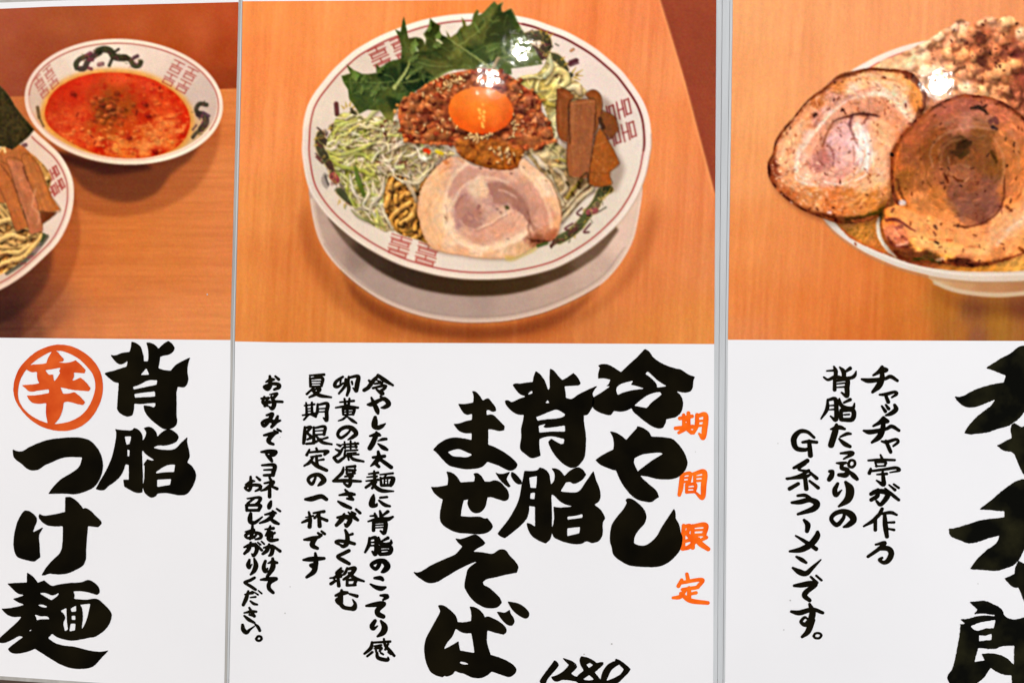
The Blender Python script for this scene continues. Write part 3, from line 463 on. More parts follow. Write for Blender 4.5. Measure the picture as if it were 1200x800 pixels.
def paint_left():
    X1 = 284
    GX, GY = np.meshgrid(np.arange(PX0, X1+1, dtype=float), np.arange(PY0, PY0+PH, dtype=float))
    wall = idw(CP('10,20,166,78,44 70,25,168,80,38 150,30,180,80,32 230,30,188,82,34 272,12,186,76,32 272,60,172,68,24 200,40,176,74,24 268,98,150,58,20 60,60,158,70,34 0,80,160,74,40 20,105,150,66,36 -100,40,160,76,42 -250,60,150,70,40'), GX, GY)
    table = idw(CP('270,110,222,126,58 262,150,216,118,54 272,200,222,128,64 268,300,222,128,64 268,385,226,136,70 200,300,216,122,54 200,385,226,134,70 150,280,214,118,48 120,330,216,120,54 140,390,222,130,68 100,300,206,110,46 100,385,214,124,66 75,390,196,112,62 60,375,160,90,52 40,385,128,72,44 15,380,96,54,38 -40,390,110,60,40 -200,380,190,105,55 22,118,196,108,52 0,125,190,104,50 -200,150,190,105,55'), GX, GY)
    ty = 113.5-(GX-12)*.036
    t = np.clip(GY-ty+.5, 0, 1)
    c = wall*(1-t[..., None])+table*t[..., None]
    gr = fbm(GX/130, GY/3.6, 11, 4)*9+fbm(GX/45, GY/1.4, 12, 2)*5+fbm(GX/11, GY/1.2, 16, 2)*4
    c = c+(gr*t)[..., None]*np.array([1, .85, .6])+(fbm(GX/26, GY/30, 14, 3)*7*(1-t))[..., None]
    sl = (slice(0, PH), slice(0, X1-PX0+1)); IMG[sl] = c; OWN[sl] = owner('left:table_top')
    # shade the two bowls throw across the printed table
    fill(PT('40,170 258,130 257,165 247,195 228,222 200,240 165,251 130,254 100,247 80,235'), (.80, .72, .66), op=.75, mode='m', blur=2)
    fill(PT('60,180 240,160 225,185 200,205 185,225 165,235 140,237 115,230 97,220 85,205'), (.58, .52, .55), op=.85, mode='m', blur=2)
    fill(PT('62,176 118,190 165,190 180,198 150,203 120,205 100,198 82,192'), (.55, .45, .5), op=.9, mode='m', blur=2)
    fill(PT('84,215 92,250 94,280 88,310 75,340 50,370 20,398 -120,400 -60,330 20,322 60,280'), (.84, .76, .70), op=.85, mode='m', blur=1.6)
    fill(PT('62,288 60,315 50,340 25,365 0,380 -120,390 -60,330 10,330'), (.62, .58, .6), op=.8, mode='m', blur=2.5)
    # soup bowl
    def ell(x, y, a, b, t, n=44): return np.array([(x+a*np.cos(s)*np.cos(t)-b*np.sin(s)*np.sin(t), y+a*np.cos(s)*np.sin(t)+b*np.sin(s)*np.cos(t)) for s in np.linspace(np.pi, 3*np.pi, n, endpoint=False)])
    rim = ell(145, 119.4, 116.4, 73.4, .07)
    fill(rim, lambda x, y: idw(CP('32,110,232,206,190 60,66,242,218,204 135,47,250,232,212 220,70,240,220,204 258,115,246,226,210 250,152,252,234,214 205,183,254,242,220 150,192,250,226,202 100,184,246,218,194 55,162,242,216,198 36,138,236,210,194'), x, y), own='left:soup_bowl')
    inn = ell(144, 118, 110.5, 67.6, .07)
    fill(inn, lambda x, y: idw(CP('40,115,214,188,170 60,78,230,212,196 90,62,234,220,206 135,55,240,226,210 180,62,234,214,200 215,85,222,202,190 240,110,208,188,178 245,130,204,182,170 230,150,208,172,128 60,140,222,172,118'), x, y)*(1+.02*fbm(x/9, y/9, 5))[..., None])
    Q = rot_off(catmull(rim, 2., True), 5.2)
    line(np.r_[Q[:len(Q)//2+14], Q[len(Q)//2+14:][:1]], 1.4, (160, 60, 50), op=.8); line(Q[len(Q)//2+12:], 1.2, (186, 110, 92), op=.45)
    soup = PT('53,138 55,122 64,107 84,94 108,87 138,85.5 165,89 190,99 210,114 221,132 222,149 214,166 199,177 175,184 150,185.5 120,182 95,173 72,160 58,148')
    fill(rot_off(soup, -5), lambda x, y: np.array([228, 150, 54])*(1+.10*fbm(x/7, y/7, 3))[..., None], op=.85, blur=2.2, clip=mask(inn))
    def soupc(x, y):
        c = idw(CP('58,125,196,62,26 75,105,200,54,24 100,92,214,66,34 140,89,226,92,50 175,97,216,70,38 205,115,212,60,22 218,140,206,50,18 214,160,200,46,16 90,115,196,58,26 112,110,188,70,30 125,118,150,86,30 122,136,138,74,18 128,127,186,112,52 140,112,176,74,24 150,125,156,78,22 168,122,188,58,22 172,136,186,46,14 190,125,222,84,34 95,135,212,84,40 70,145,206,76,38 85,155,222,96,44 110,150,188,84,28 130,158,180,84,26 150,150,196,74,22 105,166,218,98,44 118,173,196,44,14 135,170,236,160,78 150,178,224,130,56 168,172,232,150,80 182,166,236,168,92 200,165,228,128,56 184,180,190,36,14 200,150,226,120,60 190,145,232,128,62 165,160,206,92,32'), x, y, 1.9)
        n = fbm(x/6.5, y/4.5, 21, 4); n2 = fbm(x/3.2, y/2.4, 25, 3)
        low = np.clip((y-118)/40, 0, 1)*.7+np.clip((x-150)/60, 0, 1)*.5
        c = mix(c, (244, 176, 96), np.clip((n*1.2+n2*.35-.16)*2.4, 0, 1)*low*.62)
        c = mix(c, (186, 32, 12), np.clip((-n-.16)*2.6, 0, 1)*.55)
        return c*(1+.05*n2)[..., None]
    fill(soup, soupc, own='left:soup')
    R = np.random.RandomState(61); MS = mask(soup)
    for k in range(46):
        x, y = 130+R.normal(0, 13), 128+R.normal(0, 9)
        blob(x, y, R.uniform(2, 4.6), R.uniform(1.5, 3), R.uniform(-.6, .6), np.array([(158, 84, 40), (140, 66, 28), (182, 106, 56), (116, 50, 20), (150, 60, 26)][R.randint(5)])*R.uniform(.85, 1.1), .5, MS, .22, k, .2)
    for x, y, r in ((128, 126, 4), (124, 136, 3.4), (120, 142, 4)): blob(x, y, r, r*.8, 0, (196, 112, 54), .7, MS, .3, x, .3)
    for k in range(60):
        x, y = R.uniform(80, 215), R.uniform(150, 183); blob(x, y, R.uniform(1.4, 4), R.uniform(1, 2.4), R.uniform(-.4, .4), np.array([252, 178, 96])*R.uniform(.9, 1.05), R.uniform(.25, .55), MS, .1, k, .1)
    for k in range(26):
        x, y = R.uniform(165, 218), R.uniform(100, 165); blob(x, y, R.uniform(1.4, 4), R.uniform(1, 2.4), R.uniform(-.4, .4), np.array([244, 138, 66])*R.uniform(.9, 1.08), R.uniform(.25, .5), MS, .08, k, .1)
    for x, y in ((170, 122), (173, 136), (152, 162), (86, 110), (182, 178)): blob(x, y, 4, 2.6, .3, (136, 30, 16), .75, MS, .2, x, .2)
    dots(16, PT('80,95 200,95 205,170 90,170'), 5, 1.1, (120, 34, 20), .7)
    line(catmull(soup, 2, True), 1.6, (190, 44, 14), op=.35)
    # dragon and fret marks on the china
    for p, w, c in (('90,80 89,75 93,70 99,67', 4.5, (52, 54, 34)), ('94,81 99,80 103,72 110,66 117,62', 5, (62, 50, 42)), ('115,60 122,58 129,60 133,66 139,68 147,68', 6.2, (44, 46, 24)), ('131,70 128,77', 3, (50, 48, 30)), ('144,67 152,70 157,77 163,77 165,73', 4.6, (58, 56, 30)), ('133,62 139,58', 2.5, (60, 50, 40)), ('101,66 106,63', 4, (112, 50, 66)), ('104,70 108,70', 4, (126, 60, 76)), ('104,80 107,81', 3, (130, 60, 70)), ('116,76 120,75', 4, (150, 100, 100)), ('157,68 161,66', 3.4, (80, 44, 56)),
                    ('242,123 234,122 230,128 232,134', 4, (56, 52, 36)), ('233,134 240,136 241,144 236,151', 6, (64, 46, 46)), ('238,132 245,136', 2.6, (100, 70, 84)), ('236,151 229,157 226,161', 3.4, (70, 62, 46)), ('230,147 226,152', 2, (120, 84, 70)), ('44,126 46,138', 3, (110, 84, 50)), ('47,140 51,148', 2, (120, 94, 60))):
        line(PT(p), w*1.3, c, op=.9, dark=.2, vary=.3)
    R = np.random.RandomState(91)
    for path, n in (('90,78 95,70 108,66 120,60 133,64 147,69 158,76 164,75', 60), ('240,123 231,128 236,138 240,148 230,158', 40)):
        Q = catmull(PT(path), 1)
        for k in range(n):
            q = Q[R.randint(len(Q))]+R.normal(0, 2.4, 2); a = R.uniform(0, np.pi); L = R.uniform(.6, 1.8)
            line([q-[np.cos(a)*L, np.sin(a)*L], q+[np.cos(a)*L, np.sin(a)*L]], R.uniform(.9, 1.8), [(50, 54, 30), (44, 40, 30), (120, 96, 50), (104, 40, 56), (84, 88, 50), (140, 70, 84)][R.randint(6)], op=R.uniform(.4, .8))
    motif(54, 96, (2.2, -2.1), (1.1, 2.2), op=.7, w=1.1); motif(211, 90, (3.1, 1.6), (-1.6, 2.7), op=.8, w=1.2)
    # noodle bowl at the left edge
    rim = PT('36,150 46,159 57,168.5 70,181 80,197 85.5,213 86.5,228 85.5,241 80.5,260 68,284 50,303 27,323 0,339.5 -40,352 -90,352 -140,338 -185,308 -210,265 -208,215 -175,165 -120,132 -60,122 0,130')
    fill(rim, lambda x, y: idw(CP('40,155,240,216,196 62,172,244,222,202 82,205,248,230,210 85,235,244,222,204 72,275,244,224,206 45,305,242,218,198 10,332,236,208,188 -60,350,229,200,178'), x, y), own='left:noodle_bowl')
    inn = rot_off(catmull(rim, 3, True), 4.5)
    fill(inn, lambda x, y: idw(CP('40,165,226,202,184 62,185,230,206,188 76,215,232,210,194 72,250,230,210,196 55,285,226,206,190 30,308,214,190,170 0,325,218,194,174 -60,200,224,200,176'), x, y), soft=False)
    line(rot_off(catmull(rim, 3, True), 7.4)[2:], 1.5, (164, 58, 52), op=.8)
    motif(63, 213, (1.25, 2.9), (1.6, -1.35), op=.9, w=1.5)
    for p, w, c in (('55,277 50,284 44,291 39,297 31,304 22,311 8,320', 5, (78, 76, 60)), ('51,276 48,281', 6, (54, 62, 30)), ('46,290 40,295', 4, (150, 120, 116)), ('38,300 33,302', 2.5, (140, 70, 76)), ('30,308 24,310', 2, (120, 60, 60)), ('27,171 30,170', 5, (92, 50, 54))):
        line(PT(p), w, c, op=.85, vary=.4)
    nood = PT('-130,200 -60,178 0,174 34,180 48,190 60,208 55,230 50,262 48,280 36,296 20,310 0,322 -60,335 -120,320 -160,270')
    fill(nood, lambda x, y: np.array([168, 118, 62])*lumps(x, y, 7, 31, 1.2)[..., None], own='left:noodles')
    M = mask(nood); R = np.random.RandomState(8)
    for k in range(150):
        x, y = R.uniform(-150, 48), R.uniform(205, 322); a = R.choice([-.25, .1, -.9, .5])+R.normal(0, .3); L = R.uniform(14, 34)
        c = np.array([218, 174, 108])*R.uniform(.8, 1.12)
        bend = R.normal(0, 6)
        line([(x-np.cos(a)*L, y-np.sin(a)*L), (x-np.sin(a)*bend, y+np.cos(a)*bend), (x+np.cos(a)*L, y+np.sin(a)*L)], R.uniform(4, 5.6), c, op=.96, dark=.42, hl=18, clip=M, vary=.12, seed=k)
    for p in ('-4,262 10,258 22,262 34,268', '-4,302 8,296 22,296 34,288', '0,282 14,276 28,280', '-2,312 12,306 26,302 40,292', '30,300 40,288 50,276', '-4,228 6,236 12,244'):
        line(PT(p), 6, (228, 186, 118), dark=.4, hl=20, clip=M, vary=.1)
    line(PT('-2,300 10,298'), 3, (110, 66, 40), op=.7); line(PT('-4,316 8,310'), 3, (100, 64, 40), op=.6)
    def bam(c1, seed): return lambda x, y: np.array(c1)*(1+.10*fbm((x-.35*y)/3., (y+.3*x)/22, seed, 3)+.05*fbm(x/4, y/4, seed+3, 3))[..., None]
    fill(PT('-30,176 2,174 24,170 34,178 44,186 50,200 54,214 60,226 50,240 20,240 -30,230'), bam((176, 104, 56), 3), own='left:bamboo_shoots')
    fill(PT('36,178 46,190 52,196 58,204 52,208 44,198'), (214, 160, 96), op=.8, blur=1)
    for p, c, s in (('26,182 38,184 50,204 58,226 71,246 60,249 47,248 38,228 30,205', (180, 108, 58), 4), ('47,248 60,249 66,250 52,261 48,262', (116, 60, 30), 9), ('8,186 26,190 34,214 40,228 46,246 50,270 44,272 35,274 28,248 16,214', (184, 112, 76), 5), ('-20,190 8,192 16,214 24,240 33,266 24,269 18,270 10,246 0,222 -16,214', (178, 102, 54), 6)):
        fill(PT(p), bam(c, s), own='left:bamboo_shoots')
        Q = catmull(PT(p), 2, True); line(Q, 1.3, np.array(c)*.6, op=.55, smooth=1.5)
    line(PT('27,196 30,204 33,213'), 2, (104, 54, 30), op=.8); line(PT('0,192 12,208 20,226'), 1.6, (110, 58, 34), op=.6); line(PT('38,230 42,222 38,242 46,250 44,262'), 2.4, (214, 152, 118), op=.5, smooth=2)
    line(PT('2,170 6,178'), 3.4, (226, 190, 128), hl=10); line(PT('4,172 -4,182'), 3, (220, 176, 110))
    nori = PT('-90,60 -40,78 0,101 10,112 20,128 40,152 34,160 26,167 14,176 4,172 -10,172 -70,160 -120,130')
    fill(nori, lambda x, y: np.array([54, 46, 24])*(1+.45*fbm(x/3, y/3, 41, 4)+.15*fbm(x/20, y/20, 44))[..., None], own='left:nori_sheet')
    line(PT('0,101 10,112 20,128 40,152'), 1.4, (90, 76, 44), op=.5)

def paint_center():
    XA, XB = 262, 846
    GX, GY = np.meshgrid(np.arange(XA, XB+1, dtype=float), np.arange(PY0, PY0+PH, dtype=float))
    c = idw(CP('300,20,252,150,74 300,60,250,142,70 420,15,254,154,80 540,4,250,142,66 640,12,248,142,74 700,30,244,134,68 755,10,246,142,80 780,80,246,148,84 800,150,242,140,74 820,220,238,140,78 830,300,232,140,76 825,390,228,140,64 760,390,222,132,58 700,380,212,122,58 640,392,206,112,48 560,394,206,112,46 480,392,214,122,52 400,394,220,130,56 330,392,222,130,54 290,390,224,132,58 285,330,228,136,60 320,300,220,124,54 285,250,236,142,66 330,240,228,134,62 300,170,242,142,72 340,140,244,142,72 335,90,246,140,68 380,50,252,150,76 760,200,240,142,76 780,280,232,134,70 740,340,222,126,62'), GX, GY)
    u = GX+GY*.06
    gr = fbm(u/5.5, GY/150, 51, 4)*9+fbm(u/1.7, GY/45, 54, 2)*5+fbm(u/30, GY/260, 57, 2)*8+fbm(u/1.2, GY/11, 58, 2)*4
    c = c+gr[..., None]*np.array([.8, 1, .75])
    sl = (slice(0, PH), slice(XA-PX0, XB-PX0+1)); own = GX > 282-GY*.0225
    IMG[sl][own] = c[own]; OWN[sl][own] = owner('center:table_top')
    fill(PT('772,-14 850,-14 850,260 840,230 836,221 817,150 803,97 788,47 773,0'), lambda x, y: np.array([152, 66, 37])*(1+.05*fbm(x/20, y/30, 61, 4)+.03*fbm(x/4, y/4, 63))[..., None], soft=False)
    line(PT('771,-6 787,47 802,97 816,150 835,221'), 3, (250, 160, 92), op=.55, smooth=2.5)
    # shade under the saucer
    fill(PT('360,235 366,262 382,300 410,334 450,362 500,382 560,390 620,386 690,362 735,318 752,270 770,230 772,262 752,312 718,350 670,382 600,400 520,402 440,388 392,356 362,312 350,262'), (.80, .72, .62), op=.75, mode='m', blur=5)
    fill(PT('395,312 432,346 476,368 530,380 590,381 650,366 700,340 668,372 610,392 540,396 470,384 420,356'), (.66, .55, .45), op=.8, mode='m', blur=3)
    sauc = PT('362,222 364,240 367,258 373,279 382,296 395,312 412,328 432,343 452,355 476,365 500,372 523,376 545,378 567,378 590,376.5 611,373 638,366 663,356 687,344 707,331 723,314 736,294 743,278 747,261 750,245 753,222 740,150 380,150')
    fill(sauc, lambda x, y: idw(CP('366,240,172,154,150 372,270,176,156,150 390,300,168,148,144 430,330,162,146,144 480,355,164,148,146 540,362,166,150,148 600,362,172,154,150 650,345,178,158,152 700,318,188,168,162 735,280,212,192,186 748,240,214,192,184 560,345,158,142,140 420,300,140,124,120'), x, y)*(1+.02*fbm(x/9, y/5, 66, 3))[..., None], own='center:saucer')
    Q = catmull(sauc[:26], 2); line(rot_off(Q, 3.2)[6:-6], 4.2, (206, 188, 180), op=.75, smooth=3)
    line(rot_off(Q, 1.2)[6:-6], 1.8, (228, 212, 204), op=.6); line(rot_off(Q, -.3)[50:-60], 1.4, (120, 72, 44), op=.6)
    line(PT('380,286 400,312 432,338 480,360 523,369 567,371 611,366 660,350 704,325 732,290'), 1.4, (140, 124, 120), op=.5, smooth=2)
    S = mask(sauc)
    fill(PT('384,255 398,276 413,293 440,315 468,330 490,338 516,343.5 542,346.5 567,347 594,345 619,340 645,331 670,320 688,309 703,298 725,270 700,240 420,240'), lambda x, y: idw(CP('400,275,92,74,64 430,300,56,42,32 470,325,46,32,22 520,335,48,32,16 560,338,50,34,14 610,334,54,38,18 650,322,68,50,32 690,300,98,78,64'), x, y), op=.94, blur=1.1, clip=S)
    # the bowl
    rim = PT('354.5,162 355,150 357,137 361,123 368,110 377.5,97.5 390,82.5 404,69 416,59 430,50.5 446,42 464,34.5 483,27.5 503,22 531,17.5 560,16 584,16.3 606,19 626,23.5 644,30 663,37 680,46 699,58 716,72 729,84 740,98 749,111 756,124 761,140 763,158 763,172 761,184 758,200 753,216 747,230 740,242 731,255 720,267 706,280 692,291 673,303 652,313.5 629,320.5 604,325.3 585,327 567,327.5 552,327.3 538,326.3 515,323 494,318 471,311 450,301.5 431,291 413,279 400,268.5 389,258.5 379,247.5 370.5,236 363.5,224 359,211 356,195 354,177')
    fill(rim, lambda x, y: idw(CP('356,170,230,216,204 362,125,248,230,212 400,72,254,236,218 450,41,254,244,226 510,21,254,250,234 570,17,254,244,234 640,30,254,240,230 700,60,252,230,220 745,108,246,226,218 762,155,242,226,218 756,205,240,226,216 735,250,234,222,212 690,292,226,214,202 640,317,224,210,196 570,326,228,216,202 500,319,234,220,206 440,295,230,216,200 395,262,222,208,194 366,228,218,206,194'), x, y), own='center:ramen_bowl')
    line(rot_off(catmull(rim, 2, True), 1.2), 2.2, (255, 244, 234), op=.42, smooth=2)
    line(catmull(rim[29:53], 2), 1.6, (150, 128, 112), op=.45, smooth=2)
    inn = rot_off(catmull(rim, 2.5, True), 6.2)
    fill(inn, lambda x, y: idw(CP('366,170,216,204,192 375,130,230,216,200 405,85,226,212,196 440,60,224,210,196 490,35,234,222,208 560,26,240,230,218 620,32,240,226,216 680,65,234,220,212 720,100,232,218,210 745,140,228,218,210 748,180,230,220,210 740,215,228,218,206 715,250,222,212,198 670,288,220,210,194 600,312,222,212,198 540,315,228,216,204 470,295,230,218,204 420,265,224,212,198 385,230,220,208,194 372,200,214,204,190'), x, y)*(1+.015*fbm(x/8, y/8, 71, 4))[..., None], soft=False)
    red = rot_off(catmull(rim, 2.5, True), 8.2); n = len(red); red = np.r_[red, red[:2]]
    line(red, 1.6, (158, 44, 42), op=.9)
    i0 = int(np.argmin(np.hypot(red[:, 0]-612, red[:, 1]-28))); i1 = int(np.argmin(np.hypot(red[:, 0]-752, red[:, 1]-180)))
    if i0 < i1: line(red[i0:i1], 2.4, (104, 22, 26), op=.9)
    motif(458, 61, (5., -2.3), (1., 2.3), (150, 44, 40), w=1.5); motif(484, 293, (6.1, 1.9), (-.6, 2.2), (168, 56, 46), w=1.4); motif(725, 144, (1.1, 5.1), (3.3, -1.35), (134, 36, 36), w=1.7)
    # dragon round the china
    G_ = (58, 62, 36)
    for p, w, c, k in (('414,134 411,140 406,144 398,146 391,150', 8.5, (62, 66, 40), 0), ('414,134 412,128', 3.5, (60, 52, 30), 0), ('376,158 374,167 376,176 381,184 386,192', 9, (62, 60, 40), 0), ('377,163 384,168 390,168', 7, (60, 54, 42), 0), ('386,192 391,200 395,209', 8.5, (84, 54, 44), 0), ('388,172 394,164 398,160', 3, (70, 60, 50), 0), ('390,206 394,211', 8.5, (176, 76, 84), 0), ('398,224 405,231 412,237', 8, (64, 72, 44), 0), ('400,216 404,222', 5, (120, 104, 90), 0), ('394,122 395,134', 5.6, (92, 44, 44), 0), ('372,150 376,153', 2, (70, 48, 44), 0),
                       ('371,184 378,191', 3, (110, 60, 54), 0), ('370,180 376,186', 1.6, (70, 40, 40), 0), ('381,206 385,217', 2, (70, 66, 66), 0),
                       ('616,40 624,36', 2, (60, 44, 36), 0), ('618,44 634,42 640,48 640,56 634,62', 11, (66, 64, 44), 0), ('624,58 634,66', 10, (70, 52, 46), 0), ('644,66 652,68 658,74 662,82', 8.5, (66, 70, 44), 0), ('634,54 645,52', 3, (90, 60, 60), 0), ('667,75 676,71', 4.6, (84, 36, 46), 0), ('668,78 678,74', 1.6, (84, 36, 46), 0), ('667,72 675,69', 1.4, (84, 36, 46), 0), ('669,88 663,94', 6, (52, 54, 32), 0), ('669,60 672,58', 3, (196, 130, 80), 0)):
        if w > 6: line(PT(p), w+2.6, (176, 150, 78), op=.55)
        line(PT(p), w, c, op=.92, dark=.18, vary=.3)
    for x, y, dx, dy in ((403, 127, -3, -3), (406, 125, -1, -5), (410, 124, 1, -5), (414, 126, 4, -3), (388, 150, -4, 2), (371, 162, -3, 2), (371, 170, -3, 1), (675, 87, 8, -5), (675, 89, 8, 0), (673, 91, 7, 3), (671, 85, 4, -6), (644, 43, 5, -4), (640, 40, 2, -4), (634, 38, -1, -4), (662, 76, 4, -2), (658, 70, 4, -3), (398, 236, -2, 4), (404, 240, -1, 4)):
        line([(x, y), (x+dx, y+dy)], (2.6, .8), (186, 156, 62), op=.85)
    for k in range(16):
        a = 2.1+k*.12; line([(389+6*np.cos(a), 210+6*np.sin(a)), (389+12*np.cos(a), 211+12*np.sin(a))], .9, (90, 80, 78), op=.6)
    for p, w, c in (('713,222 706,224 702,231 698,239 690,249 683,259 676,267 666,275 655,281', 10, (70, 78, 42)), ('715,222 708,221', 6.5, (58, 66, 36)), ('700,240 694,247', 7, (128, 96, 84)), ('690,249 698,247', 7, (176, 84, 96)), ('676,266 668,274', 6, (104, 64, 54)), ('682,244 676,250 681,253', 2.2, (92, 42, 44)), ('671,262 662,268 670,270', 2.2, (92, 42, 44)), ('692,262 684,272 690,272', 2.2, (92, 42, 44)), ('704,234 712,228 716,220', 1.6, (186, 160, 60)), ('702,248 710,243', 2, (110, 100, 90)), ('655,281 646,288', 4, (96, 60, 44)), ('650,278 646,290', 2, (80, 40, 36))):
        if w > 6.2: line(PT(p), w+2, (180, 158, 84), op=.5)
        line(PT(p), w, c, op=.9, dark=.2, vary=.3)
    R = np.random.RandomState(90)
    for path, n in (('414,134 406,144 391,150 377,162 376,176 384,192 391,207 397,226 410,236', 70), ('616,42 634,44 640,54 630,64 648,68 660,82 668,90', 60), ('714,222 702,230 698,240 690,250 680,262 668,274 655,282', 60)):
        Q = catmull(PT(path), 1)
        for k in range(n):
            q = Q[R.randint(len(Q))]+R.normal(0, 3.4, 2); a = R.uniform(0, np.pi); L = R.uniform(.8, 2.4)
            if mask(inn)[int(q[1]-PY0), int(q[0]-PX0)] < .5: continue
            line([q-[np.cos(a)*L, np.sin(a)*L], q+[np.cos(a)*L, np.sin(a)*L]], R.uniform(.9, 2.), [(60, 62, 36), (44, 40, 30), (170, 140, 60), (120, 50, 52), (84, 92, 56), (196, 170, 110), (70, 44, 44)][R.randint(7)], op=R.uniform(.4, .85))
    # noodles low left and bean sprouts low right
    nz = PT('446,205 470,200 500,195 500,285 492,282 480,278 468,274 456,262 448,240')
    fill(nz, lambda x, y: np.array([126, 82, 34])*lumps(x, y, 6, 81, 1.2)[..., None], own='center:noodles')
    M = mask(nz); R = np.random.RandomState(4)
    for k in range(70):
        x, y = R.uniform(446, 500), R.uniform(202, 284); a = R.choice([.7, -.8, 1.4])+R.normal(0, .3); L = R.uniform(8, 20); b = R.normal(0, 6)
        line([(x-np.cos(a)*L, y-np.sin(a)*L), (x-np.sin(a)*b, y+np.cos(a)*b), (x+np.cos(a)*L, y+np.sin(a)*L)], R.uniform(5.4, 7.), np.array([204, 146, 66])*R.uniform(.78, 1.12), dark=.6, hl=30, clip=M, vary=.15, seed=k)
    for p in ('462,272 458,258 468,246 480,238', '466,276 476,282 488,278 496,270', '454,226 468,216 482,214', '470,262 482,254 488,240', '458,216 456,230 452,242', '478,228 490,220 498,214'):
        line(PT(p), 6.8, (216, 160, 82), dark=.55, hl=40, clip=M, vary=.15)
    for x, y in ((456, 224), (478, 222), (474, 262), (490, 262), (464, 240), (486, 272)): line([(x, y), (x+3, y+2)], 3.4, (58, 32, 16), op=.75, smooth=2)
    bs = PT('612,176 640,170 664,196 690,212 702,216 694,224 680,238 668,252 656,262 648,240 640,215 628,195')
    fill(bs, lambda x, y: np.array([176, 152, 112])*lumps(x, y, 7, 91, .6)[..., None], own='center:bean_sprouts')
    for p, w, c in (('616,178 630,172 648,173 664,180', 5.4, (214, 196, 166)), ('662,182 668,190 660,196 648,194', 6, (212, 194, 140)), ('626,180 634,192 640,196', 6.5, (216, 204, 186)), ('640,195 648,215 656,230 664,236', 5, (206, 190, 160)), ('650,198 660,206 664,220 656,230', 5, (198, 180, 152)), ('658,258 668,246 680,232 694,222', 5.4, (214, 200, 172)), ('656,250 664,242 676,228 690,216', 4, (194, 180, 150)), ('640,208 650,222 660,240', 4.4, (214, 198, 170)), ('664,232 672,222 682,210', 4, (150, 132, 60)), ('646,182 654,188', 5, (214, 164, 84)), ('656,186 664,190', 4, (196, 180, 90))):
        line(PT(p), w, c, dark=.35, hl=16, vary=.12)
    for x, y in ((642, 200), (678, 213), (677, 218), (670, 226), (664, 214)): line([(x, y), (x+2, y+3)], 3.2, (64, 50, 18), op=.8, smooth=1.5)
    # shredded leek heaps
    lk = PT('393,140 403,132 420,136 440,137 460,138 474,146 480,164 500,170 520,172 534,180 522,190 508,200 494,214 490,226 480,214 470,206 456,206 450,226 452,252 462,270 452,272 440,266 426,256 418,250 413,240 405,224 397,208 388,188 383,174 385,160 390,152')
    fill(lk, lambda x, y: 1.1*idw(CP('385,165,142,138,72 400,145,178,178,112 430,150,196,190,130 460,150,186,170,128 395,185,168,166,84 420,185,180,176,100 450,185,172,158,118 480,180,160,140,110 505,182,176,150,126 430,215,138,134,74 415,235,150,146,110 450,260,176,160,128 480,205,160,144,112 400,205,120,116,56 470,165,170,140,112'), x, y)*lumps(x, y, 7, 101, .6)[..., None], own='center:shredded_leek')
    M = mask(lk); R = np.random.RandomState(12)
    tones = [(232, 226, 184), (216, 214, 140), (188, 198, 92), (240, 232, 206), (206, 208, 130), (160, 174, 70), (244, 238, 216)]
    for k in range(620):
        x, y = R.uniform(380, 530), R.uniform(134, 270)
        if y > 210 and x > 455: continue
        a = (-.35 if y < 200 else 1.1)+R.normal(0, .75); L = R.uniform(6, 20); b = R.normal(0, 6); c = np.array(tones[R.randint(7)], float)
        if x > 440: c = c*[1.0, .95, .98]; c = mix(c[None], (214, 198, 176), np.array([.5]))[0]
        line([(x-np.cos(a)*L, y-np.sin(a)*L), (x-np.sin(a)*b, y+np.cos(a)*b), (x+np.cos(a)*L, y+np.sin(a)*L)], np.array([1., 2.6, .9])*R.uniform(.6, 1.5), c*R.uniform(.84, 1.12), op=.82, dark=.32, hl=12, drop=.26, clip=M, vary=.2, seed=k)
    for k in range(90):
        x, y = R.uniform(388, 522), R.uniform(138, 262)
        if (y > 206 and x > 448) or M[int(y-PY0), int(x-PX0)] < .9: continue
        a = (-.35 if y < 200 else 1.1)+R.normal(0, .65); L = R.uniform(8, 18); b = R.normal(0, 7)
        c = np.array([(240, 234, 208), (226, 226, 160), (206, 214, 120), (244, 238, 222)][R.randint(4)], float)
        line([(x-np.cos(a)*L, y-np.sin(a)*L), (x-np.sin(a)*b, y+np.cos(a)*b), (x+np.cos(a)*L, y+np.sin(a)*L)], np.array([1.4, 4.6, 1.2])*R.uniform(.7, 1.15), c, op=.72, dark=.31, hl=10, clip=M, vary=.15, seed=k, drop=.28)
    dots(60, lk, 17, 1.2, (62, 56, 24), .6, 1.3, clip=M); dots(26, PT('440,140 530,175 520,195 450,215'), 19, 1.1, (92, 34, 18), .8, clip=M)
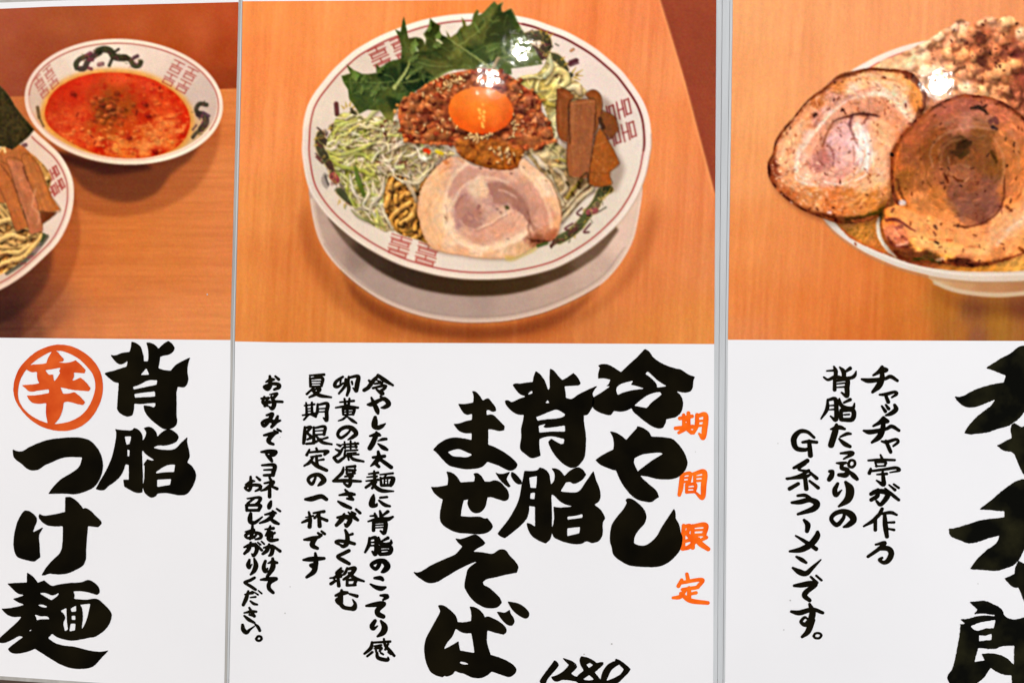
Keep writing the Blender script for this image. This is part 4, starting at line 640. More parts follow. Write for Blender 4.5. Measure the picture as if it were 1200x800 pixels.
    for p, w, c in (('410,172 430,170 452,168 456,178', (2, 4, 4, 2), (236, 228, 190)), ('382,176 398,182 420,176 440,166', (2, 5, 6, 2), (190, 196, 110)), ('386,186 402,196 424,200 436,206', (2, 6, 6, 3), (176, 184, 84)), ('416,196 420,210 424,222 428,232', (4, 7, 7, 3), (98, 124, 48)), ('410,204 414,222 422,238', (2, 4.5, 2), (232, 228, 210)), ('428,214 432,226 426,240 430,246', (2, 5, 4, 2), (230, 224, 200)), ('436,190 442,180 448,176', 4, (226, 218, 184)), ('452,180 466,172 480,168', (2, 4, 3), (222, 206, 186)), ('460,206 472,212 488,212 500,202 508,194', (2, 3.4, 3.8, 3.8, 2), (228, 216, 186)), ('460,206 474,214 490,214 502,204', (2, 3.6, 4, 2), (232, 222, 192)), ('474,212 482,222 488,236', (3, 7, 5), (204, 184, 156)), ('450,208 448,224 440,236 434,240', (3, 6, 5, 2), (226, 214, 190)), ('446,240 452,254 460,268', (2, 5, 4), (222, 210, 184)), ('412,246 420,254 434,260 448,264', (2, 3, 4, 3), (148, 152, 96)), ('400,152 410,146 424,142', (2, 4, 2), (222, 224, 160)), ('404,162 412,152 420,148', (2, 4, 3), (236, 226, 120)), ('430,142 438,132 444,128', (5, 7, 5), (188, 190, 124)), ('420,150 436,150 450,154', (2, 5, 2), (214, 206, 160)), ('492,176 502,170 508,178', (3, 4, 2), (226, 210, 190)), ('462,196 468,184 476,176', (2, 4, 2), (230, 216, 196)), ('392,170 398,160 410,156', (2, 4, 3), (208, 212, 140))):
        line(PT(p), np.asarray(w)*.8, c, op=.9, dark=.34, hl=16, clip=None, vary=.2, drop=.35)
    line(PT('498,176 503,178'), 5, (206, 70, 30)); line(PT('512,178 518,180'), 4, (206, 184, 40)); line(PT('464,196 472,196'), 4, (206, 212, 150))
    rt = PT('640,72 645,62 650,74 660,80 668,90 680,98 688,108 676,122 664,128 652,134 650,165 664,176 655,186 640,186 624,180 616,176 628,168 642,160 642,140 632,116 616,102 602,96 612,89 630,86')
    fill(rt, lambda x, y: idw(CP('644,70,206,204,156 650,88,222,206,140 660,90,226,212,150 670,100,214,196,150 620,93,196,184,110 636,96,214,198,112 640,110,206,188,110 640,125,176,160,92 648,140,204,196,150 640,155,170,140,86 654,170,182,172,130 630,176,206,186,150'), x, y)*lumps(x, y, 8, 111, .6)[..., None], own='center:pickled_cabbage')
    M2 = mask(rt); R = np.random.RandomState(21)
    for k in range(60):
        x, y = R.uniform(604, 684), R.uniform(66, 185); a = R.uniform(-1.4, 1.4); L = R.uniform(4, 11); b = R.normal(0, 4)
        line([(x-np.cos(a)*L, y-np.sin(a)*L), (x-np.sin(a)*b, y+np.cos(a)*b), (x+np.cos(a)*L, y+np.sin(a)*L)], (1.4, 3.2, 1.2), np.array([232, 220, 158])*R.uniform(.72, 1.05), op=.85, dark=.4, hl=18, clip=M2, vary=.2, seed=k)
    for p, w, c in (('606,95 620,90 634,92', (2, 5, 3), (216, 204, 150)), ('640,98 650,84 662,86 664,96 654,104', (4, 8, 8, 8, 4), (228, 214, 150)), ('644,68 646,80 638,90', (3, 7, 6), (206, 204, 164)), ('666,104 676,102 680,110', (5, 9, 6), (222, 206, 168)), ('632,110 640,120 650,124', (3, 6, 4), (190, 172, 84)), ('648,148 654,154 650,164', (3, 5, 3), (228, 216, 180)), ('636,134 642,146 640,154', (3, 6, 3), (206, 196, 150))):
        line(PT(p), w, c, dark=.35, hl=18, clip=None, vary=.12)
    # the greens
    def leaf(c, seed, ax=.5): return lambda x, y: (idw(c, x, y)*[1.28, 1.16, 1.12]+[6, 2, 2])*(1+.2*fbm(x/9, y/9, seed, 4)+.07*fbm((x+ax*y)/2.2, (y-ax*x)/9, seed+5, 3))[..., None]
    LB = PT('320,475 375,460 350,400 400,440 470,465 540,455 535,395 560,425 620,385 690,370 695,300 680,240 655,185 690,200 700,140 710,105 722,150 738,240 790,235 830,250 850,300 900,320 1000,330 1173,380 1173,440 1020,440 950,470 880,520 800,560 760,590 700,620 690,650 660,700 640,760 600,745 560,690 520,690 480,690 430,715 400,660 370,620 360,560 330,510', 340, 0, 5.33)
    fill(LB, leaf(CP('402,90,54,74,36 415,100,50,70,34 412,118,58,78,40 425,125,50,68,36 440,110,48,66,34 450,92,40,58,30 455,120,60,76,36 468,118,40,56,28 460,140,86,92,48 475,90,44,62,32 470,50,60,74,38 485,50,46,58,28 500,72,50,62,30 520,80,66,76,40 490,95,42,58,30 505,88,60,72,38'), 121), own='center:salad_greens')
    MB = mask(LB)
    for p, c, op in (('470,72 500,84 515,96 480,110 470,98', (24, 38, 20), .8), ('440,82 465,78 470,96 450,104', (30, 46, 24), .7), ('452,112 470,118 466,128 455,122', (22, 36, 20), .7), ('404,92 430,98 450,104 430,112 412,104', (66, 88, 46), .45), ('474,66 500,70 512,80 485,78', (72, 86, 46), .5), ('432,100 446,92 450,104 438,116', (84, 104, 56), .5), ('455,112 480,106 470,118', (80, 98, 50), .6), ('500,98 520,84 534,80 532,88 510,104 494,108', (134, 136, 78), .75), ('410,112 440,108 455,118 430,130', (48, 66, 34), .5)):
        fill(PT(p), c, op=op, blur=1.2, clip=MB)
    for p, w, c in (('462,103 470,92 478,80 480,70', (4.2, 3.6, 2.4, 1.4), (158, 164, 106)), ('476,92 484,86 492,79', (2.6, 2, 1), (150, 156, 98)), ('402,96 425,97 450,97 462,95', .9, (110, 128, 74)), ('410,112 430,104 455,103', .9, (104, 120, 70)), ('450,88 458,90 464,98', 1.2, (96, 112, 62)), ('490,73 510,78 530,78', 1, (120, 132, 80)), ('474,40 474,50 478,62', 1, (86, 100, 54)), ('434,112 440,108 438,118', 1.4, (112, 126, 74)), ('470,98 490,94 504,90', 1.1, (116, 126, 70))):
        line(PT(p), w, c, op=.9, clip=MB)
    line(PT('487,54 489,60'), (2.6, 3.4), (214, 206, 190))
    LA = PT('635,10 655,35 690,15 680,55 690,80 740,55 765,100 790,155 830,220 880,300 915,360 935,400 880,410 820,420 740,430 745,465 690,470 660,440 620,430 560,420 480,425 400,415 330,400 260,385 200,370 120,355 110,330 150,325 180,310 210,250 195,215 225,170 235,115 275,150 300,160 310,140 295,190 310,220 345,235 335,190 350,215 362,232 400,210 420,180 440,160 430,110 455,140 460,165 490,150 505,95 530,60 540,75 535,100 560,85 600,45', 460, 0, 5.33)
    fill(LA, leaf(CP('505,35,50,60,28 500,50,58,70,34 515,60,66,78,38 490,68,48,60,28 540,40,78,88,44 560,30,70,82,40 575,15,74,86,42 585,20,50,60,26 600,25,48,62,30 605,50,54,70,34 590,45,44,56,26 580,60,58,76,36 560,60,50,68,34 545,75,56,70,34 600,75,58,78,38 625,70,62,80,38 615,60,74,92,50 520,74,56,66,32 535,55,72,84,42'), 131, -.5), own='center:salad_greens')
    MA = mask(LA)
    for p, c, op in (('589,3 575,22 567,52 584,50 602,38 608,32 598,12 588,14', (34, 44, 20), .6), ('505,24 512,32 530,48 534,58 522,66 505,60 497,48', (44, 54, 24), .6), ('574,4 580,10 570,22 556,36 540,50 530,44 546,30', (98, 106, 56), .4), ('566,56 596,46 616,40 624,58 600,70 572,68', (72, 96, 50), .4), ('541,57 566,52 575,62 590,76 570,74 552,66', (40, 58, 28), .5), ('488,62 510,60 530,70 510,72', (36, 46, 22), .5), ('600,10 604,22 610,36 602,34', (88, 100, 54), .4)):
        fill(PT(p), c, op=op, blur=1.4, clip=MA)
    R = np.random.RandomState(40)
    for M_, (xa, xb, ya, yb), n in ((MA, (486, 634, 4, 82), 60), (MB, (402, 540, 55, 132), 60)):
        for k in range(n):
            x, y = R.uniform(xa, xb), R.uniform(ya, yb); a = R.choice([.55, -.9, .1])+R.normal(0, .35); L = R.uniform(5, 14); b = R.normal(0, 2)
            line([(x, y), (x+np.cos(a)*L/2-np.sin(a)*b, y+np.sin(a)*L/2+np.cos(a)*b), (x+np.cos(a)*L, y+np.sin(a)*L)], R.uniform(.8, 3.4), (124, 138, 78) if R.rand() < .5 else (30, 44, 18), op=R.uniform(.18, .5), clip=M_, smooth=1.8)
    for k in range(34):
        x, y = (R.uniform(490, 620), R.uniform(22, 74)) if k % 2 else (R.uniform(410, 500), R.uniform(62, 122))
        if max(MA[int(y-PY0), int(x-PX0)], MB[int(y-PY0), int(x-PX0)]) < .9: continue
        a = R.uniform(-2.6, -.4); L = R.uniform(10, 24); b = R.uniform(2, 5); d = np.array([np.cos(a), np.sin(a)]); n = np.array([-d[1], d[0]]); o = np.array([x, y])
        Pf = np.array([o, o+d*L*.3+n*b, o+d*L*.45+n*b*.6, o+d*L*.6+n*b*1.05, o+d*L*.78+n*b*.3, o+d*L, o+d*L*.74-n*b*.4, o+d*L*.55-n*b*1.05, o+d*L*.42-n*b*.6, o+d*L*.25-n*b])
        t = R.uniform(.7, 1.35); cm = np.maximum(MA, MB)
        fill(Pf+[1.5, 2.5], (.4, .45, .36), op=.5, mode='m', blur=1.2, clip=cm)
        fill(Pf, lambda X, Y: np.array([84, 100, 52])*t*(1+.10*((X-x)*n[0]+(Y-y)*n[1])/b)[..., None]*(1+.1*fbm(X/4, Y/4, 190+k, 3))[..., None], op=.8, soft=False, clip=cm)
        line([o, o+d*L*.9], .9, (128, 140, 84), op=.5, clip=cm)
    Q = catmull(LA, 2, True); line(Q[:150], 1.2, (112, 122, 72), op=.35, smooth=1.5)
    for p, w, c in (('524,44 538,54 556,66 574,79', (1.2, 1.8, 2.2, 2), (146, 150, 92)), ('537,54 552,44 568,30', (1.6, 1.2, .8), (128, 136, 80)), ('584,20 570,36 566,50', .9, (98, 110, 60)), ('541,52 530,60', 1, (110, 120, 70)), ('553,62 570,54 588,50', .9, (92, 110, 58)), ('600,40 606,50 612,62', 1, (100, 120, 66)), ('594,18 590,32', .9, (90, 104, 56)), ('505,46 516,54 530,62', .9, (92, 104, 54))):
        line(PT(p), w, c, op=.8, clip=MA)
    line(PT('512,47 518,51'), (2, 1.4), (220, 214, 190)); line(PT('584,69 580,76 577,84', ), (5, 4.6, 3.6), (142, 124, 98), dark=.3, hl=20)
    # seasoned minced back fat
    mf = PT('466,133 471,118 481,111 490,107 497,100 509,94 522,88 535,85 550,82 565,80.5 582,82 602,92 616,103 629,111 634,120 635,130 643,143 648,156 648,168 632,172 616,175 612,184 607,197 592,200 574,198 555,191.5 542.5,185.5 536,178 532,171 515,170 497,168.7 480,167 471,158 469,145')
    def mince(x, y):
        c = idww(CP('473,130,156,100,62 480,118,140,84,50 495,110,128,74,44 510,98,126,72,40 530,92,132,74,40 550,88,124,70,44 580,88,120,70,46 600,96,122,66,44 480,145,140,82,50 478,156,96,34,20 490,150,120,60,34 500,132,112,50,32 508,142,84,32,22 515,125,110,50,30 520,112,126,66,36 515,155,136,80,44 500,160,150,96,52 528,160,126,74,40 545,160,138,78,30 545,178,154,96,32 560,178,154,92,26 575,190,148,86,22 590,194,140,80,20 595,175,138,78,26 605,185,150,92,30 600,165,126,64,32 612,150,90,36,26 605,110,116,62,40 618,112,130,74,52 625,122,126,70,54 618,138,88,36,34 630,140,124,66,56 622,158,168,102,62 632,160,170,108,62 642,160,160,104,66 612,165,130,66,36'), x, y, seed=1)
        c = (c*1.06+[8, 6, 2])*lumps(x, y, 8, 141, .7)[..., None]
        n = fbm(x/6.5, y/6., 145, 3)
        c = mix(c, (206, 148, 100), np.clip((n-.10)*2.2, 0, 1)*.5)
        return mix(c, (78, 26, 14), np.clip((-n-.2)*2.6, 0, 1)*.5)
    fill(mf+[1, 4], (.5, .42, .34), op=.55, mode='m', blur=3)
    fill(mf, mince, own='center:minced_topping')
    R = np.random.RandomState(77); MM = mask(mf)
    pal = [(188, 112, 64), (168, 84, 46), (146, 62, 36), (208, 138, 86), (122, 42, 24), (178, 96, 52), (192, 118, 60)]
    gr = [(R.uniform(466, 650), R.uniform(80, 200)) for _ in range(900)]
    gr = sorted([q for q in gr if MM[int(q[1]-PY0), int(q[0]-PX0)] > .6], key=lambda q: q[1])
    for k, (x, y) in enumerate(gr):
        low = x > 535 and x < 612 and y > 166
        cc = np.array((172, 106, 40) if low and R.rand() < .8 else pal[R.randint(7)], float)*R.uniform(.8, 1.12)
        r = R.uniform(1.6, 4.2); blob(x, y, r*R.uniform(1, 1.5), r*.8, R.uniform(-.8, .8), cc, .72 if low else .85, MM, .4, k*.37, .3)
    fill(mf, (176, 94, 50), op=.22, clip=MM)
    for x, y, a, b, t, cc in ((478, 128, 9, 7, .4, (164, 108, 66)), (486, 116, 8, 5, -.6, (152, 98, 60)), (500, 104, 8, 5, -.4, (150, 92, 56)), (478, 146, 7, 6, .3, (150, 92, 56)), (503, 160, 9, 5, .2, (170, 116, 68)), (520, 160, 8, 5, -.2, (150, 96, 56)), (545, 88, 9, 4, 0, (146, 92, 60)), (575, 86, 8, 4, .2, (140, 86, 58)), (606, 102, 8, 5, .5, (144, 92, 64)), (622, 118, 9, 7, .8, (150, 94, 66)), (634, 140, 8, 7, .5, (152, 96, 72)), (640, 156, 7, 7, 0, (172, 114, 72)), (622, 164, 11, 8, .1, (178, 112, 64)), (612, 128, 6, 6, 0, (128, 76, 56)), (512, 118, 7, 6, .3, (138, 78, 46)), (496, 140, 8, 6, .1, (128, 66, 42)), (488, 160, 6, 4, .1, (160, 104, 70))):
        blob(x, y, a*.85, b*.85, t, np.array(cc)*1.06, .6, MM, .45, x, .3)
    MM = mask(mf)
    fill(PT('536,165 552,160 575,164 600,176 614,182 608,196 592,200 574,198 555,192 542,185'), lambda x, y: np.array([150, 92, 30])*lumps(x, y, 9, 148, .9)[..., None], op=.45, blur=2, clip=MM)
    fill(PT('604,160 614,156 626,158 633,166 628,172 612,173'), lambda x, y: np.array([176, 108, 62])*lumps(x, y, 8, 149, .9)[..., None], op=.4, blur=1.2, clip=MM)
    for s, n, P in ((1, 26, '470,120 500,112 520,125 520,165 472,165'), (2, 18, '606,105 632,115 640,150 610,160'), (3, 10, '545,165 600,170 605,195 560,190'), (4, 16, '500,98 560,84 600,95 540,104')):
        dots(n, PT(P), 30+s, 1.4, (70, 18, 10), .8, 1.2, clip=MM)
    for s, n, P in ((1, 14, '470,115 530,90 520,160 475,160'), (2, 10, '606,105 632,115 640,150 610,165')):
        dots(n, PT(P), 50+s, 1.2, (216, 170, 130), .6, 1.2, clip=MM)
    for k in range(46):
        q = catmull(mf, 3, True); x, y = q[R.randint(len(q))]
        if y > 186 or (x > 500 and x < 600 and y < 120 and R.rand() < .6): continue
        blob(x+R.normal(0, 2), y+R.normal(0, 2), R.uniform(1.6, 4), R.uniform(1.4, 3), R.uniform(-1, 1), np.array(pal[R.randint(7)])*R.uniform(.85, 1.1), .9, None, .4, k, .3)
    fill(PT('520,150 534,158 556,162 580,162 600,152 606,132 600,140 586,152 560,154 536,148'), (.5, .4, .4), op=.75, mode='m', blur=2.2, clip=MM)
    yolk = np.array([(563.5+38*np.cos(a)-2.5*np.sin(a), 129.5+27.5*np.sin(a)+3.*np.cos(a)) for a in np.linspace(0, 2*np.pi, 40, endpoint=False)])
    fill(yolk, lambda x, y: idw(CP('528,130,226,98,30 534,118,236,112,38 548,108,240,118,44 564,104,242,124,56 584,108,240,118,54 598,122,228,98,36 600,138,212,78,24 588,152,214,76,22 570,156,206,70,20 548,150,222,84,22 534,142,222,86,22 560,125,246,124,40 575,128,244,118,40 580,140,236,104,36 555,138,238,104,28 566,114,248,138,66'), x, y)*(1+.02*fbm(x/5, y/5, 151, 3))[..., None], own='center:egg_yolk')
    for x, y, r in ((566, 123, 1.6), (561, 129, 3), (567.5, 131.5, 3), (562, 138.5, 2.4), (566.5, 137, 3), (567, 141.5, 2), (565, 145, 2.2), (565.5, 148.5, 2.6), (562.5, 133, 2)):
        line([(x-.4, y-.5), (x+.4, y+.5)], r, (255, 196, 96), op=.85, smooth=1.6)
    R = np.random.RandomState(33)
    sp = [(560+R.normal(0, 7), 161+R.normal(0, 2.6)) for _ in range(30)]+[(566+R.normal(0, 5), 160+R.normal(0, 2.4)) for _ in range(14)]+[(592+R.normal(0, 7), 178+R.normal(0, 4.5)) for _ in range(22)]+[(536+R.normal(0, 6), 94+R.normal(0, 3.4)) for _ in range(26)]+[(522+R.normal(0, 9), 101+R.normal(0, 5)) for _ in range(16)]+[(602+R.normal(0, 3), 146+R.normal(0, 9)) for _ in range(14)]+[(525+R.normal(0, 5), 138+R.normal(0, 8)) for _ in range(9)]+[(540+R.normal(0, 4), 150+R.normal(0, 2)) for _ in range(7)]
    sp += [(490, 106), (496, 110), (508, 97), (513, 150), (498, 147), (489, 155), (518, 153), (612, 153), (602, 160), (597, 188), (583, 190), (596, 191), (586, 180), (575, 174), (594, 178), (628, 105), (600, 92), (611, 108), (496, 113), (505, 112), (584, 173), (579, 178)]
    for x, y in sp:
        if MM[int(y-PY0), int(x-PX0)] < .5 or np.hypot((x-563.5)/38, (y-129.5)/27) < 1.02: continue
        a = R.uniform(0, np.pi); L = R.uniform(.7, 1.5); dx, dy = np.cos(a)*L, np.sin(a)*L
        line([(x-dx+.5, y-dy+.8), (x+dx+.5, y+dy+.8)], 2.6, (58, 26, 10), op=.55, smooth=1.4)
        line([(x-dx, y-dy), (x+dx, y+dy)], (2.2, 1.4), np.array([236, 204, 146])*R.uniform(.82, 1.06), 'center:minced_topping' if False else None, op=.95, smooth=1.)
    # bamboo shoots
    fill(PT('650,104 690,106 708,112 726,140 726,156 720,168 730,194 720,222 690,222 664,214 654,165')+[2, 3], (.5, .42, .36), op=.5, mode='m', blur=2.4)
    def bam(c1, seed): return lambda x, y: np.array(c1)*(1+.07*fbm((x+.1*y)/2.4, y/26, seed, 3)+.05*fbm(x/5, y/6, seed+3, 3))[..., None]
    for p, c, s in (('716,134 722,140 725,152 720,158 716,162 708,157 704,146 703,130', (122, 70, 38), 1), ('686,111 692,106 698,106 704,112 706,124 703,138 700,152 694,160 692,120', (146, 86, 46), 2), ('703,150 710,160 716,170 722,182 726,192 718,199 714,203 716,210 717,216 700,219 689,215 690,200 694,180 698,160', (152, 84, 34), 3), ('653,105 660,103.5 673,113 667,122 667,150 667,168 656,162 652,140', (132, 74, 38), 4), ('667,120 680,117 697,117 698,135 695,165 692,190 688,209 668,207 664,190 666,150', (148, 88, 54), 5)):
        fill(PT(p), bam(c, s+160), own='center:bamboo_shoots')
        line(catmull(PT(p), 2, True), 1.2, np.array(c)*.5, op=.6, smooth=1.5)
    for p, w, c, op in (('670,122 695,119', 1.4, (196, 136, 88), .6), ('672,128 671,160 672,200', 2.4, (172, 112, 70), .35), ('667,122 667,150 668,168', 1.6, (70, 36, 18), .8), ('698,132 697,160 692,190', 1.6, (78, 40, 20), .7), ('656,108 666,114', 2, (166, 104, 62), .5), ('656,118 657,150', 1.6, (170, 108, 64), .4), ('703,140 707,150', 5, (56, 34, 24), .8), ('690,202 716,204', 1.5, (108, 56, 20), .6), ('698,172 710,166', 1.2, (186, 124, 70), .6), ('694,186 712,200', 1.2, (178, 112, 52), .5), ('680,209 688,203 690,214', 2.6, (60, 42, 20), .7)):
        line(PT(p), w, c, op=op, smooth=1.8)
    dots(26, PT('690,165 716,170 722,190 712,214 692,212'), 71, .7, (206, 148, 96), .5)
    dots(18, PT('668,120 696,118 690,205 668,205'), 72, .7, (190, 134, 94), .4)
    # the pork slice
    pk = PT('533,184 522,187 511,196.5 500,209 492,226 489,244 492,262.5 498.5,281 506,290 520.5,295.5 539,298.5 563,302 588,303 605,301 621,292 636,285.5 651,279 657,261 657,248 652.5,229.5 641.5,209 625,195 614,185.5 610,188 607,197 597,199.5 588,199.5 570,197 552,192 542.5,185.5')
    fill(rot_off(catmull(pk, 2, True), -1.5), (.45, .36, .3), op=.6, mode='m', blur=2)
    def pork(x, y):
        c = idww(CP('500,240,232,186,150 492,250,222,170,132 497,265,226,180,144 510,205,230,188,152 520,192,226,172,138 508,225,236,194,160 515,280,236,190,156 505,286,226,176,140 540,294,230,180,150 520,240,242,212,186 522,262,242,212,184 530,280,238,200,172 560,294,236,204,180 600,296,222,184,154 575,299,232,190,160 612,292,216,176,140 545,192,216,180,164 535,205,206,162,150 530,222,198,154,146 532,214,196,152,144 548,200,210,168,158 575,203,212,166,154 600,203,222,178,160 620,198,236,192,162 640,220,240,206,182 632,208,240,204,176 650,240,236,190,156 653,262,224,170,134 625,225,210,156,142 640,245,206,146,132 635,258,208,150,136 640,270,200,136,108 630,281,140,80,56 645,276,170,104,74 545,230,194,150,146 540,250,190,148,142 540,262,188,144,140 550,260,168,122,120 548,252,160,114,114 560,252,180,134,130 562,215,230,198,178 570,225,222,186,166 556,222,214,180,164 560,238,204,166,156 578,222,178,134,130 590,218,172,128,124 600,224,164,118,116 610,234,158,112,110 616,243,160,112,108 590,235,198,158,150 575,240,194,150,146 578,230,186,142,138 590,248,214,176,160 600,254,226,178,160 580,262,216,168,152 600,264,222,168,152 612,262,232,188,168 560,278,204,154,142 580,276,216,166,150 545,272,216,174,158 605,276,238,206,186 585,286,238,208,186 617,268,236,196,172 545,282,230,192,170 621,262,150,100,88 622,248,166,112,104 620,276,188,136,116'), x, y, seed=2)
        th = np.hypot((x-572)/1.25, y-246); a = np.arctan2(y-246, (x-572)/1.25)
        rings = fbm(th/2.6+.8*a, a*2.2+3, 171, 3)
        c = c*(1+.055*rings+.06*fbm(x/3, y/3, 175, 4))[..., None]
        return c*lumps(x, y, 9, 177, .08)[..., None]
    fill(pk, pork, own='center:pork_slice')
    MP = mask(pk)
    zb = lambda q: PT(q, 460, 180, 5.4545)
    for q, cc, oo, bb in (('480,75 400,150 355,225 345,280 400,270 440,215 520,165 570,108', (200, 152, 138), .7, 1.), ('560,108 700,108 830,130 900,210 960,300 985,400 960,460 900,470 880,380 850,330 790,250 700,190 600,160', (212, 162, 144), .6, 1.2), ('600,190 620,250 650,320 700,330 760,320 830,370 870,400 880,350 830,280 760,220 690,185', (164, 116, 104), .75, .9), ('430,260 400,350 420,430 480,490 550,480 590,430 580,370 540,330 480,290', (180, 132, 122), .75, 1.), ('480,230 520,185 590,180 612,240 560,275 500,275', (230, 200, 176), .65, 1.2), ('400,500 450,540 540,585 640,575 760,530 850,480 860,440 820,400 740,390 660,430 600,480 520,500 450,490', (216, 164, 144), .6, 1.), ('600,330 700,350 760,370 680,410 600,440 560,400', (214, 176, 158), .5, 1.2), ('330,120 220,200 178,330 190,450 240,560 300,600 330,520 320,400 330,260 400,130', (234, 190, 150), .55, 1.5), ('345,300 330,400 380,520 470,590 600,620 740,590 860,520 865,490 740,545 600,590 480,560 400,490 365,400', (242, 210, 184), .6, 1.2)):
        fill(zb(q), lambda X, Y: np.array(cc)*(1+.05*fbm(X/4, Y/4, 181, 3))[..., None], op=oo, blur=bb, clip=MP)
    z = lambda s: PT(s, 460, 180, 5.4545)
    for p, w, c, op in (('480,65 400,130 355,220 335,330 345,450 400,540 500,600 620,610 740,575 860,510', 4.4, (246, 218, 194), .5), ('820,100 900,180 960,270 1000,370 1015,470', 4.6, (248, 216, 186), .55), ('400,300 440,220 520,165 600,150 690,170 740,185', 3, (236, 206, 188), .55), ('400,330 380,420 430,520 540,570 660,560 780,500 860,470', 2, (236, 196, 176), .3), ('480,400 470,420 490,435 515,425 510,395 480,385 455,410 460,440', 1.6, (140, 94, 96), .55), ('430,430 470,470 540,490 580,460 570,430', 1.6, (232, 206, 196), .4), ('540,480 620,450 680,410 720,390', 2.2, (240, 214, 196), .6), ('530,495 620,462 690,418 760,385', 1.2, (150, 100, 92), .5), ('400,340 440,280 470,260', 1.6, (130, 92, 96), .5), ('680,235 720,240 760,260 785,280', 2.2, (226, 190, 178), .6), ('860,370 880,400 872,440 868,480 880,520 885,560', 1.6, (120, 74, 62), .75), ('880,380 890,430 930,470 960,480', 2, (236, 196, 176), .4), ('800,360 840,390 865,430', 1.4, (120, 78, 74), .6), ('600,200 620,250 640,300', 1.4, (210, 172, 160), .5), ('890,555 950,560 1000,560', 3, (70, 34, 20), .75), ('300,130 340,100 380,80', 3, (206, 138, 90), .4), ('330,45 350,60', 5, (180, 100, 50), .6), ('420,30 450,50', 4, (200, 120, 60), .4), ('340,330 350,400 345,420', 1, (150, 106, 100), .5)):
        line(z(p), w, c, op=op, clip=MP, smooth=2., vary=.1)
    for x, y, r, c in ((735, 348, 4, (70, 62, 34)), (725, 342, 3, (80, 70, 40)), (670, 355, 2.4, (120, 84, 80)), (690, 378, 2, (120, 84, 80)), (555, 335, 2.4, (120, 76, 78)), (548, 350, 2, (110, 72, 74)), (560, 378, 1.6, (110, 76, 76)), (630, 98, 2, (60, 30, 26)), (562, 96, 1.6, (70, 36, 30)), (760, 128, 1.4, (60, 36, 30)), (840, 92, 1.2, (80, 50, 40)), (985, 175, 1.4, (150, 90, 50)), (870, 545, 1.6, (60, 30, 24)), (930, 560, 1.6, (60, 30, 24)), (340, 410, 1.2, (110, 70, 60)), (740, 545, 1.4, (130, 90, 80))):
        q = z('%d,%d' % (x, y))[0]; line([q-[.8, .3], q+[.8, .3]], r, c, op=.8, smooth=1.4)
    fibres(MP, 572, 246, 1.2, 700, 5, .07, (4, 11), (.8, 2.))
    line(z('1000,160 1050,260 1078,360 1075,440 1040,540'), 1.4, (206, 150, 112), op=.5, smooth=2); line(z('175,250 160,350 178,450 215,560 255,605 330,632 430,645 560,667 700,670'), 1.8, (206, 150, 104), op=.45, smooth=2)
    fill(z('720,650 800,655 870,620 930,585 925,610 830,660 760,690 720,685'), (206, 176, 84), op=.6, blur=1)
    line(z('930,590 985,572'), 4, (66, 84, 36), op=.9)

